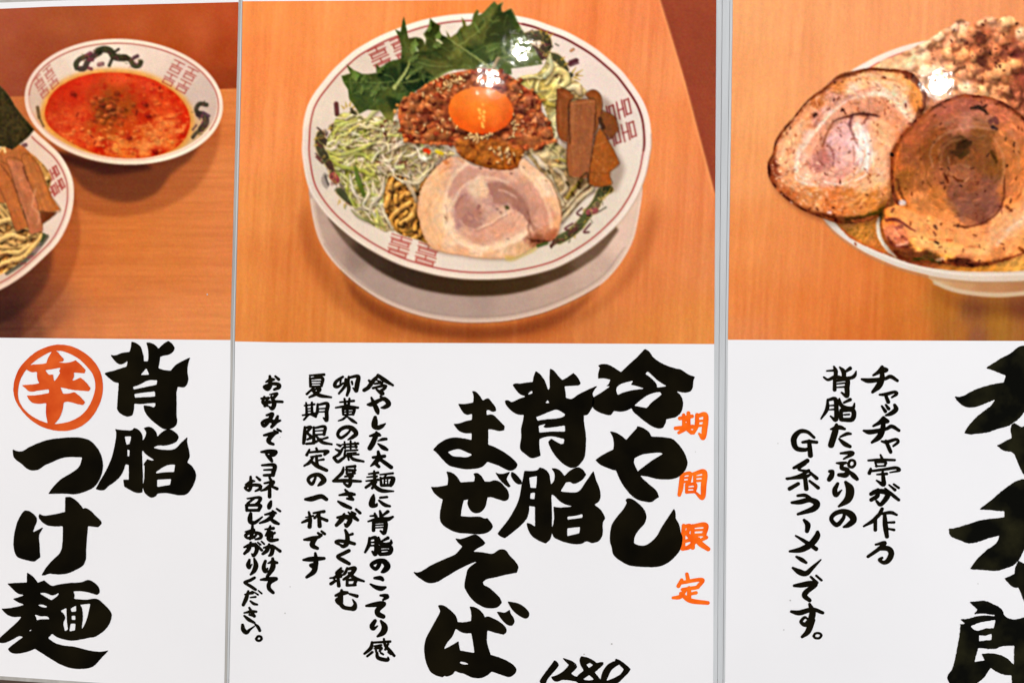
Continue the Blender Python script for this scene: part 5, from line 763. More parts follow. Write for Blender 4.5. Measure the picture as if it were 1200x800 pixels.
def paint_right():
    XA, XB = 845, PX0+PW-1
    GX, GY = np.meshgrid(np.arange(XA, XB+1, dtype=float), np.arange(PY0, PY0+PH, dtype=float))
    c = idw(CP('870,10,250,172,106 865,120,248,166,98 950,10,248,164,100 950,70,246,160,96 1030,20,246,158,96 1120,5,244,156,96 1195,5,240,152,92 870,200,242,156,88 880,280,236,142,72 870,350,230,132,62 870,392,228,134,70 930,300,232,136,68 950,360,226,124,54 1000,330,228,126,56 1010,390,218,116,46 1060,345,214,118,44 1070,390,206,112,40 1110,360,186,112,36 1125,390,176,104,38 1140,365,148,88,44 1145,395,146,86,48 1170,375,170,110,34 1170,395,164,104,34 1198,360,140,76,36 1198,395,158,94,36 1350,100,236,150,90 1350,380,200,120,60'), GX, GY)  # low right, the film's olive reflection is painted into the table colours
    u = GX+GY*.05
    gr = fbm(u/4.5, GY/120, 201, 4)*8+fbm(u/1.6, GY/40, 204, 2)*4.5+fbm(u/1.2, GY/11, 208, 2)*4+fbm(u/34, GY/200, 209, 2)*6
    c = c+gr[..., None]*np.array([.8, 1, .75])
    sl = (slice(0, PH), slice(XA-PX0, PW)); IMG[sl] = c; OWN[sl] = owner('right:table_top')
    # bowl
    fill(PT('1080,330 1110,346 1150,354 1200,352 1260,344 1320,310 1330,330 1260,366 1180,372 1120,362'), (.72, .6, .5), op=.7, mode='m', blur=6)
    foot = PT('1088,326 1100,334 1116,341 1140,346 1170,348.5 1200,346 1240,342 1290,328 1320,300 1088,300')
    fill(foot, lambda x, y: idw(CP('1100,332,204,164,122 1125,336,196,150,106 1160,336,184,134,92 1200,336,176,124,84 1250,335,170,120,80'), x, y), own='right:ramen_bowl')
    line(PT('1096,331 1116,339 1140,343.5 1170,345.5 1200,343.5 1240,339'), 5, (206, 184, 154), op=.9, smooth=2.5)
    outer = np.array([(1172+213*np.cos(a), 188+141*np.sin(a)) for a in np.linspace(0, 2*np.pi, 72, endpoint=False)])
    # traced part of the rim replaces the ellipse on the visible side
    rim = PT('1200,329 1170,330 1140,329.5 1115,327 1095,324 1072,318.5 1050,312 1031,304 1014,296 998,286 984,276 974,267 964,256 950,235 944,200 950,150 970,110 985,92 999,82 1012,74.5 1026,67 1041,60.5 1056,55 1084,48 1130,42 1200,44 1290,62 1360,120 1384,190 1360,255 1300,305 1250,323')
    fill(rim, lambda x, y: idw(CP('975,262,214,206,198 1000,286,222,216,208 1040,306,216,208,198 1090,320,212,200,186 1140,326,216,200,184 1190,326,214,196,178 1026,68,252,234,222 1060,54,250,228,214 1000,82,250,232,222'), x, y), own='right:ramen_bowl')
    line(PT('968,262 984,278 1014,298 1050,314 1095,326 1140,331 1200,330.5'), 2, (168, 134, 104), op=.6, smooth=2)
    line(PT('972,258 986,271 1014,289 1050,305 1095,317 1140,322 1200,321'), 2.5, (246, 240, 232), op=.55, smooth=2.5)
    inn = PT('1200,317 1155,318.5 1110,316.5 1068,309 1032,295.5 996,279 985,268 972,252 960,230 956,200 962,160 980,120 1003,90 1030,74 1058,62.5 1085,55 1130,50 1200,52 1280,70 1345,125 1368,190 1345,245 1290,292')
    fill(inn, lambda x, y: idw(CP('990,265,160,110,60 1010,272,206,136,58 1030,285,200,120,60 1060,300,150,80,50 1150,314,206,140,60 1190,312,220,160,80 1040,76,244,196,150 1060,72,248,210,160'), x, y)*lumps(x, y, 6, 211, .4)[..., None], own='right:soup')
    line(PT('1003,90 1030,73.5 1058,62 1086,54.5'), 1.6, (190, 70, 60), op=.8)
    line(PT('986,268 1000,280 1018,289 1034,296'), 2, (190, 84, 40), op=.7); line(PT('1032,248 1029,262 1031,278 1040,292 1050,301'), (2, 4, 4.4, 4, 2), (228, 218, 210), op=.95)
    dots(40, PT('985,262 1028,262 1030,285 1005,282'), 61, .8, (120, 84, 20), .6)
    line(PT('1002,285 1003,287'), 2, (150, 60, 30)); 
    # fried topping heap
    tp = PT('1040,82 1030,72 1056,63 1072,55 1086,48 1098,40 1106,34 1114,31 1120,25 1128,23 1134,26 1146,24 1152,20 1162,19 1170,22 1178,19 1186,19 1192,26 1199,30 1220,36 1262,62 1300,120 1300,180 1200,190 1130,180 1088,140 1076,110 1060,90')
    def heap(x, y):
        c = idww(CP('1045,75,240,190,140 1065,68,246,202,150 1080,60,246,210,164 1090,95,246,212,170 1075,95,232,190,140 1100,90,244,206,160 1110,105,226,180,130 1095,118,190,130,84 1110,48,236,176,128 1125,38,240,192,140 1122,30,240,200,160 1105,62,214,150,104 1120,58,206,132,84 1120,72,224,156,100 1138,60,196,126,80 1133,48,196,128,86 1145,40,206,138,94 1150,44,112,60,38 1160,38,204,136,92 1165,28,222,164,118 1178,28,236,188,126 1186,35,206,138,84 1195,40,236,186,134 1168,50,196,128,86 1185,50,178,108,72 1175,58,144,82,58 1190,62,116,62,48 1155,60,160,98,64 1152,72,106,60,42 1165,72,196,126,80 1172,84,234,168,108 1188,76,228,158,96 1195,90,130,70,50 1180,98,206,138,84 1150,90,150,90,60 1140,82,214,150,100 1150,106,226,180,124 1135,108,244,208,164 1170,110,214,150,98 1195,110,130,72,50 1250,80,200,130,84 1280,140,190,120,80'), x, y, seed=5)
        n = fbm(x/9, y/9, 221, 4)
        c = c*lumps(x, y, 10, 223, .28)[..., None]
        return mix(c*[1.02, .97, .92], (112, 58, 38), np.clip((-n-.16)*2.4, 0, 1)*np.clip((x-1100)/40, 0, 1)*.5)
    fill(tp, heap, own='right:fried_topping')
    MT = mask(tp); R = np.random.RandomState(14); fibres(MT, 1160, 300, 1, 500, 15, .14, (3, 8), (1, 3), wob=1.2)
    ch = [(1128, 66, 9, 5, -1.1, (238, 174, 112)), (1112, 64, 7, 4.5, .9, (240, 184, 126)), (1172, 83, 10, 7, -.4, (242, 184, 120)), (1188, 75, 7, 6, .5, (240, 182, 118)), (1160, 90, 7, 5, .3, (226, 160, 104)), (1140, 66, 6, 4, 1.2, (230, 162, 104)), (1118, 32, 6, 4, .2, (246, 212, 174)), (1178, 26, 6, 5, .4, (246, 204, 146)), (1186, 26, 5, 4, -.3, (244, 200, 140)), (1162, 24, 5, 3, 0, (236, 190, 146)), (1150, 27, 6, 3, -.3, (236, 190, 140)), (1100, 44, 7, 3.4, -.6, (248, 220, 176)), (1082, 54, 8, 4, -.9, (248, 220, 174)), (1196, 40, 6, 5, -.5, (244, 206, 160)), (1134, 106, 9, 5, .1, (248, 214, 172)), (1152, 106, 7, 4, 1., (240, 200, 140)), (1175, 48, 6, 5, -.2, (214, 146, 98)), (1106, 100, 8, 5, .5, (244, 204, 158)), (1086, 84, 9, 6, 0, (250, 222, 186)), (1066, 78, 8, 4, -.4, (250, 216, 170)), (1140, 36, 6, 4, .6, (224, 158, 108)), (1168, 60, 6, 5, .6, (206, 134, 88)), (1178, 106, 6, 4, .2, (224, 160, 108)), (1126, 88, 7, 5, .2, (232, 172, 122)), (1115, 80, 7, 4, -.4, (240, 186, 134))]
    for k in range(190): ch.append((R.uniform(1060, 1290), R.uniform(20, 170), R.uniform(3., 7.5), R.uniform(2.5, 4.5), R.uniform(-1.5, 1.5), (228, 154, 98)))
    def tone(x, y, c):
        if c != (228, 154, 98): return c
        k = idw(CP('1060,75,246,206,154 1090,60,240,190,136 1095,95,246,212,166 1120,40,238,184,130 1130,70,216,148,96 1150,45,186,112,74 1170,30,226,168,120 1190,40,226,170,118 1160,70,160,96,62 1190,65,138,76,52 1175,85,222,156,102 1195,95,150,86,58 1140,100,228,176,124 1250,90,190,122,80'), np.array([[x]]), np.array([[y]]))[0, 0]
        return tuple(k*R.uniform(.84, 1.1))
    ch = [(x, y, a, b, t, tone(x, y, c)) for x, y, a, b, t, c in ch]
    for x, y, a, b, t, c in ch[::-1]:
        blob(x, y, a*1.15, b*1.2, t, np.array(c)*[1.02, .95, .88], .85, MT, .42, x*.3, .22, .5)
    bl = gblur(IMG[:220, 1300:1620], .8); mt = MT[:220, 1300:1620, None]; IMG[:220, 1300:1620] = IMG[:220, 1300:1620]*(1-mt)+bl*mt
    dots(50, PT('1110,26 1185,24 1195,70 1150,84 1105,52'), 63, .95, (58, 26, 18), .9, clip=MT); dots(60, PT('1090,50 1200,60 1200,120 1120,110'), 64, .8, (96, 46, 26), .6, clip=MT)
    line(PT('1147,40 1152,44 1151,49'), 6, (96, 52, 36), op=.8, smooth=3)
    # browned pork slices
    p1 = PT('900,190 905,181 909,165 916,153 932,135 948,116 967,102 984.5,87 1002,83 1019.5,80 1039,81 1056,82 1067,85 1079,97 1085,107 1086,121 1080,134 1060,170 1048,200 1046,226 1040,244 1030,254 1012.5,260.5 995,262 981,261.5 963.5,255.5 948,250 928.5,239 909,221 901,207')
    fill(p1+[2, 4], (.5, .4, .34), op=.6, mode='m', blur=3)
    def meat1(x, y):
        c = idww(CP('905,195,120,62,40 918,190,226,166,122 914,175,214,150,108 930,160,216,156,112 945,140,206,142,98 960,120,192,122,74 985,103,202,134,80 1010,96,226,166,116 1040,94,224,162,108 1062,98,224,154,92 1078,112,196,124,62 1077,128,184,110,50 980,117,200,142,114 1000,108,228,180,150 1030,105,236,192,158 1050,116,236,188,152 1066,134,226,172,132 1058,126,232,182,146 960,140,196,138,114 970,133,222,168,142 945,180,226,172,142 950,165,222,168,142 985,122,204,144,112 1000,125,206,144,108 1030,124,206,136,96 1050,140,200,126,82 1060,155,210,132,86 1018,132,196,132,104 1040,138,206,140,100 990,150,204,154,144 980,165,218,168,158 990,185,204,154,138 1005,165,236,202,192 1015,180,236,198,184 1012,148,214,170,150 1035,150,222,162,116 1040,175,226,162,122 1030,200,226,166,126 1020,215,216,152,104 955,195,200,140,116 965,190,176,112,98 973,180,164,108,94 958,182,190,128,108 970,200,216,162,136 945,205,226,176,142 930,215,216,152,104 950,230,202,132,78 980,237,196,116,62 1000,230,192,122,62 1025,235,186,116,46 1000,212,222,162,118 985,202,208,148,128 925,228,170,96,54 1040,225,204,140,84 1035,240,150,92,36'), x, y, seed=3)
        c = c*lumps(x, y, 7, 241, .28)[..., None]
        n = fbm(x/3, y/3, 243, 3)
        return mix(c, (242, 206, 176), np.clip((n-.15)*2, 0, 1)*.4)
    fill(p1, meat1, own='right:pork_slice_whole')
    M1 = mask(p1)
    fill(PT('901,200 909,218 928,236 948,247 966,250 985,254 1012,252 1034,242 1040,236 1040,250 1010,266 980,266 940,254 905,226 896,200'), lambda x, y: idw(CP('903,205,92,36,22 920,232,104,44,24 945,247,78,30,16 970,254,60,26,16 1000,258,46,34,14 1025,252,58,54,18 1038,244,84,70,24'), x, y)*lumps(x, y, 5, 247, .6)[..., None], op=.93, blur=1.5, clip=M1)
    z3 = lambda q: PT(q, 890, 60, 5.714)
    z4 = lambda q: PT(q, 890, 160, 5.714)
    for P, c, op, bl in ((z3('500,400 600,350 720,315 830,305 900,350 960,420 1000,480 960,540 930,560 890,490 830,430 740,430 640,450 560,470 500,510 450,590 410,660 340,690 300,680 330,600 400,500'), (204, 146, 112), .6, 1), (z3('440,640 500,540 560,480 620,500 630,580 640,680 600,760 520,800 480,740'), (212, 172, 164), .55, 1), (z3('640,480 700,500 740,600 760,700 730,790 680,800 690,700 660,590 620,530'), (246, 218, 200), .75, .8), (z3('830,450 900,490 930,560 900,640 880,760 800,800 760,700 740,580 720,500'), (226, 168, 122), .5, 1), (z3('370,700 450,670 490,720 480,790 400,810 330,800'), (170, 112, 98), .55, 1.5), (z4('460,440 600,390 760,330 860,330 870,400 800,470 700,510 580,480'), (206, 138, 84), .4, 1.5), (z4('620,330 760,260 860,270 860,330 740,370 640,380'), (234, 184, 140), .45, 1), (z3('120,640 250,500 300,440 330,470 260,570 180,700 150,760'), (232, 186, 140), .45, 1.5), (z3('560,230 700,170 850,165 960,200 1010,260 960,270 860,230 720,240 600,290'), (238, 196, 160), .45, 1.2), (z3('970,170 1060,240 1090,330 1060,420 1020,380 1020,280'), (218, 146, 72), .5, 1.5)):
        fill(P, c, op=op, blur=bl, clip=M1)
    for P, w, c, op in ((z3('240,780 270,660 340,570 420,480 500,390 590,330 720,290 840,290 930,360 990,440'), 4, (242, 208, 182), .5), (z3('600,310 680,265 760,245 800,240'), 1.4, (160, 96, 74), .7), (z3('480,400 560,340 640,300 720,290'), 1.2, (180, 120, 96), .5), (z3('250,790 245,850 290,880 380,900'), 3.4, (244, 214, 190), .55), (z4('430,300 520,320 600,300 660,240 690,180'), 2, (232, 196, 178), .5), (z4('600,290 660,240 700,150 705,100'), 1.4, (170, 116, 84), .6), (z4('660,310 740,260 780,250'), 1.4, (170, 112, 64), .5)):
        line(P, w, c, op=op, clip=M1, smooth=2, vary=.2)
    for p, w, c, op in (('901,206 901,190 906,178 909,164 918,150 934,132 950,113 968,101', (5, 4, 3, 3, 3.4, 3.4, 3.8, 5), (76, 34, 20), .48), ('966,103 984,89 1002,85 1020,82 1040,83 1058,84 1068,88', (6, 6, 5, 3.6, 3.4, 5, 7), (72, 34, 22), .48), ('1060,85 1070,90 1079,99 1084,108 1085,122 1080,132', (6, 10, 9, 8, 6, 6), (92, 48, 32), .9), ('975,96 986,90 1000,88', 4, (66, 30, 24), .6), ('1078,128 1074,138', 5, (70, 40, 34), .6), ('970,100 1010,93 1045,94 1068,104', 3, (206, 138, 82), .5),
                        ('976,142 988,138 1004,134 1016,134 1030,136', (1.4, 2.2, 3, 3.6, 2), (70, 42, 36), .85), ('998,136 996,146 1000,158 1003,170', (3.5, 3, 2.4, 1.4), (96, 60, 56), .7), ('976,142 970,154 966,166 964,172', (1.6, 1.8, 2.4, 2), (120, 70, 48), .8), ('966,166 974,174 977,184 976,196', (1.6, 2.4, 2, 1.4), (120, 72, 64), .7), ('1017,138 1010,146', (3, 2), (90, 56, 46), .6), ('934,196 938,180 952,160 968,140 982,128', (3, 2.4, 3, 3, 2), (240, 204, 178), .55), ('934,196 936,206 950,212', (3, 2.4, 2), (242, 210, 184), .55), ('985,120 1005,110 1022,106', 1.4, (150, 92, 74), .55), ('980,122 1000,112 1024,103', 1.6, (240, 200, 176), .4), ('1016,170 1018,190 1014,205 1002,212', (3, 4, 3, 2), (246, 222, 206), .6), ('1000,165 1008,180 1008,196 1000,206', (2, 3, 3, 2), (240, 212, 200), .4), ('1000,172 1001,190', 1.4, (130, 84, 70), .5), ('1013,150 1020,176 1018,200', 1.2, (190, 132, 100), .5), ('1040,142 1052,152 1050,168', 4, (214, 138, 92), .5), ('1020,222 1006,232 996,240', 2.2, (226, 160, 92), .6), ('1032,214 1018,226 1008,240', 2, (232, 170, 104), .6), ('985,226 1000,222 1010,216', 1.6, (176, 108, 56), .5)):
        line(PT(p), w, c, op=op, clip=M1, smooth=2.3, vary=.25)
    fibres(M1, 985, 172, 1.1, 900, 6, .15, (4, 12), (.8, 2.4)); crust(p1, M1, 430, 7, 2.8, lambda q: not (q[0] > 1046 and q[1] > 135))
    crust(p1, M1, 240, 8, 5., lambda q: q[1] > 195 and q[0] < 1040)
    dots(150, p1, 65, .75, (112, 46, 26), .7, 1.4, clip=M1); dots(30, p1, 66, 1.1, (56, 26, 22), .85, clip=M1); dots(70, PT('905,180 935,210 960,240 930,235 903,205'), 67, .8, (250, 214, 176), .7, clip=M1)
    line(PT('954,136 956,134'), 4, (60, 34, 30), op=.8, smooth=2); line(PT('970,249 973,249'), 2.4, (214, 196, 190), op=.9)
    line(PT('970,98 980,94 986,95'), 2.2, (190, 120, 90), op=.6)
    p2 = PT('1044,200 1044,180 1049,170 1053,163 1063,150 1075,138.5 1090,127 1108,117 1126,111 1138,111 1157.5,113.5 1177,121 1192,130 1204,142 1230,168 1242,210 1236,262 1215,288 1200,298 1186,303 1173.5,307 1152.5,312 1128,312.5 1103.5,309 1082.5,307 1056,302 1042,289 1035,270 1034,250 1038,245 1049,240 1045,226')
    fill(p2+[-3, 2], (.5, .4, .34), op=.6, mode='m', blur=2.5, clip=np.maximum(M1, mask(inn)))
    def meat2(x, y):
        c = idww(CP('1050,185,150,84,44 1060,180,122,74,44 1065,160,140,80,48 1080,150,132,78,50 1110,130,134,80,60 1140,124,136,82,64 1170,130,152,92,66 1190,150,158,98,62 1100,160,112,68,38 1090,175,108,66,34 1130,148,148,98,76 1115,145,130,84,60 1150,155,112,74,42 1130,185,104,64,38 1125,170,56,40,24 1118,175,84,54,32 1150,185,108,66,38 1165,195,100,66,32 1180,175,150,94,54 1195,195,168,104,56 1060,210,122,78,38 1080,215,136,86,48 1110,210,122,76,48 1140,215,116,72,48 1160,215,110,72,54 1100,228,160,100,52 1080,238,176,116,68 1120,225,112,72,52 1130,240,116,76,58 1160,238,110,72,60 1150,255,102,62,46 1175,225,150,94,56 1185,235,192,122,68 1195,250,216,152,108 1060,250,210,126,62 1045,250,212,120,56 1050,275,182,112,78 1045,290,112,62,38 1080,265,220,140,78 1110,262,192,126,76 1110,275,214,134,72 1140,278,210,136,82 1140,270,202,126,72 1172,262,220,154,108 1080,285,226,152,78 1110,292,226,150,72 1150,295,220,150,86 1190,285,216,140,78 1060,297,96,56,32 1090,304,66,50,26 1130,309,62,32,22 1165,304,130,80,36 1220,220,180,112,60'), x, y, seed=4)
        c = (c*1.10+[8, 3, 2])*lumps(x, y, 8, 251, .2)[..., None]
        n = fbm(x/4, y/4, 253, 3)
        return mix(c, c*1.25, np.clip((n-.1)*2, 0, 1)*.5)
    fill(p2, meat2, own='right:pork_slice_front')
    M2 = mask(p2); zz = lambda s: PT(s, 1030, 100, 6.667)
    zy = lambda s: PT(s, 1030, 200, 5.71)
    for P, c, op, bl in ((zy('60,240 130,235 250,290 380,345 500,372 600,382 720,350 810,280 850,240 971,200 971,420 880,560 760,600 600,590 430,560 260,510 200,420 90,320'), (218, 148, 94), .6, .8), (zy('700,450 850,350 971,280 971,420 850,480 720,520'), (226, 168, 124), .45, 2), (zy('260,430 420,480 600,520 760,510 760,560 600,560 400,530 260,480'), (240, 184, 118), .5, 2), (zz('900,340 1000,380 1080,480 1110,600 1080,720 1000,800 960,720 930,620 890,480'), (166, 108, 62), .4, 1.5), (zz('640,230 760,190 880,230 900,330 760,310 660,330'), (164, 120, 96), .4, 2), (zz('560,420 700,350 860,360 900,480 920,620 980,720 940,790 700,640 600,600'), (120, 80, 46), .4, 2), (zz('560,640 680,600 760,660 740,740 620,780 540,740'), (156, 104, 76), .45, 1.5), (zy('480,200 600,150 760,120 820,170 790,270 700,340 590,370 520,320'), (126, 82, 62), .5, 1.2), (zy('150,230 300,180 420,120 470,200 540,260 500,340 400,320 260,280'), (172, 112, 58), .45, 1.5)):
        fill(P, c, op=op, blur=bl, clip=M2)
    for p, w, c, op in (('90,800 92,690 105,580 135,480 190,390', (4, 4, 4, 5, 4), (112, 50, 24), .48), ('115,800 120,700 140,560 170,470', 2.4, (214, 124, 56), .5), ('190,390 260,310 330,250 420,180 520,120', (6, 6, 6, 5, 5), (140, 66, 44), .48), ('230,330 300,270 380,200', 1.6, (226, 160, 124), .6), ('520,118 640,78 740,80 860,100 980,150 1080,210 1160,290', (5, 5, 5, 5, 6, 8, 8), (112, 54, 44), .48), ('940,130 1000,160', 5, (60, 30, 36), .8), ('720,180 780,175 820,195 850,225', (3, 5, 4, 2), (52, 38, 30), .85), ('870,290 905,260 920,290', 6, (90, 56, 52), .7), ('890,330 915,345', 5, (54, 40, 40), .85), ('690,335 760,320 830,330 900,350', 2, (176, 128, 104), .55), ('400,560 395,490 430,440 500,380', 1.6, (96, 56, 26), .6), ('470,560 480,490 540,420 640,380', 3, (136, 92, 66), .4), ('560,520 620,530 650,470 710,450', (3, 8, 12, 5), (52, 36, 22), .6), ('640,560 690,520', 6, (56, 46, 22), .6), ('540,560 550,610', 1.6, (180, 136, 108), .5), ('760,410 800,395 830,395', 1.6, (160, 120, 84), .5), ('510,690 530,730 540,760', (2, 3, 2), (70, 32, 18), .8), ('580,715 620,745 670,750', (2, 3, 2), (84, 40, 18), .8), ('670,750 700,730', 2, (216, 156, 116), .7), ('880,520 900,560 920,600', 4, (60, 44, 20), .7), ('930,600 960,680 980,760', 2.4, (130, 84, 46), .5), ('1050,500 1090,560 1090,640', 2.4, (186, 130, 84), .4), ('420,320 560,290 640,300', 2.4, (156, 106, 84), .4)):
        line(zz(p), w, c, op=op, clip=M2, smooth=2., vary=.2)
    zy = lambda s: PT(s, 1030, 200, 5.71)
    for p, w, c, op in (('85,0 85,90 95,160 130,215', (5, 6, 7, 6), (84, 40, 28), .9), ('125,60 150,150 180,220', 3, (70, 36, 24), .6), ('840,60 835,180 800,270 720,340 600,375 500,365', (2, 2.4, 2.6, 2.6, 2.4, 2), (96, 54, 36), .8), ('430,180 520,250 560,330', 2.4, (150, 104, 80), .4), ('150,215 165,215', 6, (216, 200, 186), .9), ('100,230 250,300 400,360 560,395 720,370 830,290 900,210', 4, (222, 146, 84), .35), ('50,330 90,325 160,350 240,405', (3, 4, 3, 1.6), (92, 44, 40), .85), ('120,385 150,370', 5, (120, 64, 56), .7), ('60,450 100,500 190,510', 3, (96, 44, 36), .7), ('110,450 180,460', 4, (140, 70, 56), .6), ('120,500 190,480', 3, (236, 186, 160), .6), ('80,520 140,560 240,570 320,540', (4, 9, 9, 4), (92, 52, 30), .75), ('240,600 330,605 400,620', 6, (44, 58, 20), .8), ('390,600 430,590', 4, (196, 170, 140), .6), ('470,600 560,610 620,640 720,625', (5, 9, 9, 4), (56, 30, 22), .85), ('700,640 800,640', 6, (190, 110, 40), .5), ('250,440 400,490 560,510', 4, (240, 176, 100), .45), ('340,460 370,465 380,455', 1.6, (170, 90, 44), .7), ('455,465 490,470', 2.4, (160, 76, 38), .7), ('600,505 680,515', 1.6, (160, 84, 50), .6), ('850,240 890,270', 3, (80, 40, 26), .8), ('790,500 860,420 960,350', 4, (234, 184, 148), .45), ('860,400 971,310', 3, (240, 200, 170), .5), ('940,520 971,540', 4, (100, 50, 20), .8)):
        line(zy(p), w, c, op=op, clip=M2, smooth=2., vary=.2)
    line(PT('1200,296 1184,302 1166,307 1152,309'), 2, (70, 34, 20), op=.6, clip=M2)
    for q, w, c, op in (('420,640 400,520 450,430 560,360 700,330 860,345', 2.6, (176, 132, 98), .4), ('480,600 500,500 560,440 640,420', 3, (160, 114, 80), .35), ('900,420 960,520 980,640 960,760', 3, (186, 134, 92), .4), ('520,690 560,640 640,620 720,650', 2.4, (164, 116, 82), .4), ('300,560 320,440 400,330 520,250 640,210', 3, (156, 96, 60), .3), ('1000,330 1060,420 1090,520', 4, (190, 130, 84), .35)):
        line(zz(q), w, c, op=op, clip=M2, smooth=2.4, vary=.25)
    fibres(M2, 1132, 192, 1.05, 1000, 9, .15, (4, 12), (.8, 2.6)); crust(p2, M2, 480, 10, 2.6, lambda q: q[1] < 235 or q[1] > 285)
    dots(70, p2, 68, .8, (66, 28, 18), .75, 1.4, clip=M2); dots(26, p2, 69, 1.2, (40, 26, 22), .8, 1.3, clip=M2)
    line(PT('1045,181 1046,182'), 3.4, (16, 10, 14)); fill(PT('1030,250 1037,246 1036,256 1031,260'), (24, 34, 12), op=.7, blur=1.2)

def paint_all():
    paint_left(); paint_center(); paint_right()
    GX, GY = np.meshgrid(np.arange(PX0, PX0+PW, dtype=float), np.arange(PY0, PY0+PH, dtype=float))
    # the print's own softness and unevenness: outlines wander a little, fine contrast is lifted
    tab = np.isin(OWN, [NAMES.index(n) for n in NAMES if n.endswith('table_top')])
    IMG[tab] = IMG[tab]*[1., .98, .98]+np.array([2, 3, 6])
    own = lambda *n: np.isin(OWN, [NAMES.index(q) for q in NAMES if any(q.endswith(e) or q.startswith(e) for e in n)])
    chi = own('bowl', 'saucer'); IMG[chi] = IMG[chi]*[1.035, .99, .945]
    rp = own('right:pork', 'right:fried'); fd = ~(tab | chi | rp); IMG[fd] = IMG[fd]*[1.05, .99, .9]
    IMG[own('center:saucer')] *= [1.05, 1.02, .97]
    IMG[own('left:soup')] *= 1; so = own('left:soup') & ~chi; IMG[so] = IMG[so]*[.98, .86, .8]
    g = own('center:salad_greens'); IMG[g] = IMG[g]*[1., 1.05, 1.]
    g = own('center:egg_yolk'); IMG[g] = np.minimum(IMG[g]*[1., 1.09, 1.1], 250)
    m = own('right:pork'); IMG[m] = np.clip(125+(IMG[m]*[1.08, 1.035, 1.04]-125)*1.14, 8, 248)
    m = own('right:fried'); IMG[m] = np.clip(120+(IMG[m]*[1.1, 1.04, 1.08]-120)*1.04, 20, 248)
    m = own('center:minced'); IMG[m] = np.clip(IMG[m]*[1.04, 1.0, 1.0], 0, 250)
    food = gblur((~np.isin(OWN, [NAMES.index(n) for n in NAMES if n.endswith('table_top') or n.endswith('saucer') or n.endswith('bowl')])).astype(float), 1.)
    wx = food*(.8*fbm(GX/5.5, GY/5.5, 331, 3)+.45*vnoise(GX/1.9, GY/1.9, 335)); wy = food*(.8*fbm(GX/5.5, GY/5.5, 341, 3)+.45*vnoise(GX/1.9, GY/1.9, 345))
    fx = np.clip(GX-PX0+wx, 0, PW-1.01); fy = np.clip(GY-PY0+wy, 0, PH-1.01); ix = fx.astype(int); iy = fy.astype(int); u = (fx-ix)[..., None]; v = (fy-iy)[..., None]
    I = (IMG[iy, ix]*(1-u)+IMG[iy, ix+1]*u)*(1-v)+(IMG[iy+1, ix]*(1-u)+IMG[iy+1, ix+1]*u)*v
    calm = food*(1-.6*gblur(np.isin(OWN, [NAMES.index('center:pork_slice'), NAMES.index('center:egg_yolk'), NAMES.index('left:soup')]).astype(float), 1.))
    tex = 1+calm*(.075*fbm(GX/3.6, GY/3.6, 351, 3)+.07*fbm(GX/10, GY/10, 355, 3)); hue = food*fbm(GX/6, GY/6, 361, 3)
    I = I*tex[..., None]*(1+hue[..., None]*np.array([.03, -.015, -.07]))
    I = I+(food*.2)[..., None]*(I-gblur(I, 5.))
    I = gblur(I, .75); I = np.clip(I+.35*(I-gblur(I, 1.6))+.08*(I-gblur(I, 6.)), 0, 255)
    I = I*(1+.012*fbm(GX/1.3, GY/1.3, 301, 2)+.012*fbm(GX/16, GY/16, 305, 3))[..., None]
    R = np.random.RandomState(3); I = I+gblur(R.normal(0, 5.5, I.shape), .6)
    return np.clip(I, 0, 255)/255
# ---------------------------------------------------------------- materials
def nodes(name):
    m = bpy.data.materials.new(name); m.use_nodes = True
    nt = m.node_tree; b = nt.nodes['Principled BSDF']
    return m, nt, b
def noise(nt, scale, detail=3, vec=None, mapscale=None):
    n = nt.nodes.new('ShaderNodeTexNoise'); n.inputs['Scale'].default_value = scale; n.inputs['Detail'].default_value = detail
    tc = nt.nodes.new('ShaderNodeTexCoord')
    if mapscale:
        mp = nt.nodes.new('ShaderNodeMapping'); mp.inputs['Scale'].default_value = mapscale
        nt.links.new(tc.outputs['Object'], mp.inputs[0]); nt.links.new(mp.outputs[0], n.inputs['Vector'])
    else: nt.links.new(tc.outputs['Object'], n.inputs['Vector'])
    return n
def ramp(nt, src, a, b, lo=.3, hi=.7):
    r = nt.nodes.new('ShaderNodeValToRGB'); r.color_ramp.elements[0].position = lo; r.color_ramp.elements[1].position = hi
    r.color_ramp.elements[0].color = (*a, 1); r.color_ramp.elements[1].color = (*b, 1)
    nt.links.new(src, r.inputs[0]); return r
def film(nt, b, rough=.045, h=1.0, ior=1.45):
    """the glossy, slightly cockled lamination film over everything"""
    b.inputs['Roughness'].default_value = rough; b.inputs['IOR'].default_value = ior
    n1 = noise(nt, 250, 1); n2 = noise(nt, 60, 1)
    ad = nt.nodes.new('ShaderNodeMath'); ad.operation = 'MULTIPLY_ADD'; ad.inputs[1].default_value = 1.5
    nt.links.new(n2.outputs[0], ad.inputs[0]); nt.links.new(n1.outputs[0], ad.inputs[2])
    bp = nt.nodes.new('ShaderNodeBump'); bp.inputs['Strength'].default_value = 1; bp.inputs['Distance'].default_value = 2.4e-5*h
    nt.links.new(ad.outputs[0], bp.inputs['Height']); nt.links.new(bp.outputs[0], b.inputs['Normal'])
def lin(c): return tuple((v/255/12.92 if v/255 <= .04045 else ((v/255+.055)/1.055)**2.4) for v in c)
def flat(name, c1, c2, scale, rough=.045, h=1., mapscale=None, lo=.3, hi=.7, detail=4):
    m, nt, b = nodes(name); n = noise(nt, scale, detail, mapscale=mapscale); r = ramp(nt, n.outputs[0], c1, c2, lo, hi)
    nt.links.new(r.outputs[0], b.inputs['Base Color']); film(nt, b, rough, h); return m
M_PAPER = flat('laminated white paper', (.78, .77, .772), (.815, .803, .805), 9)
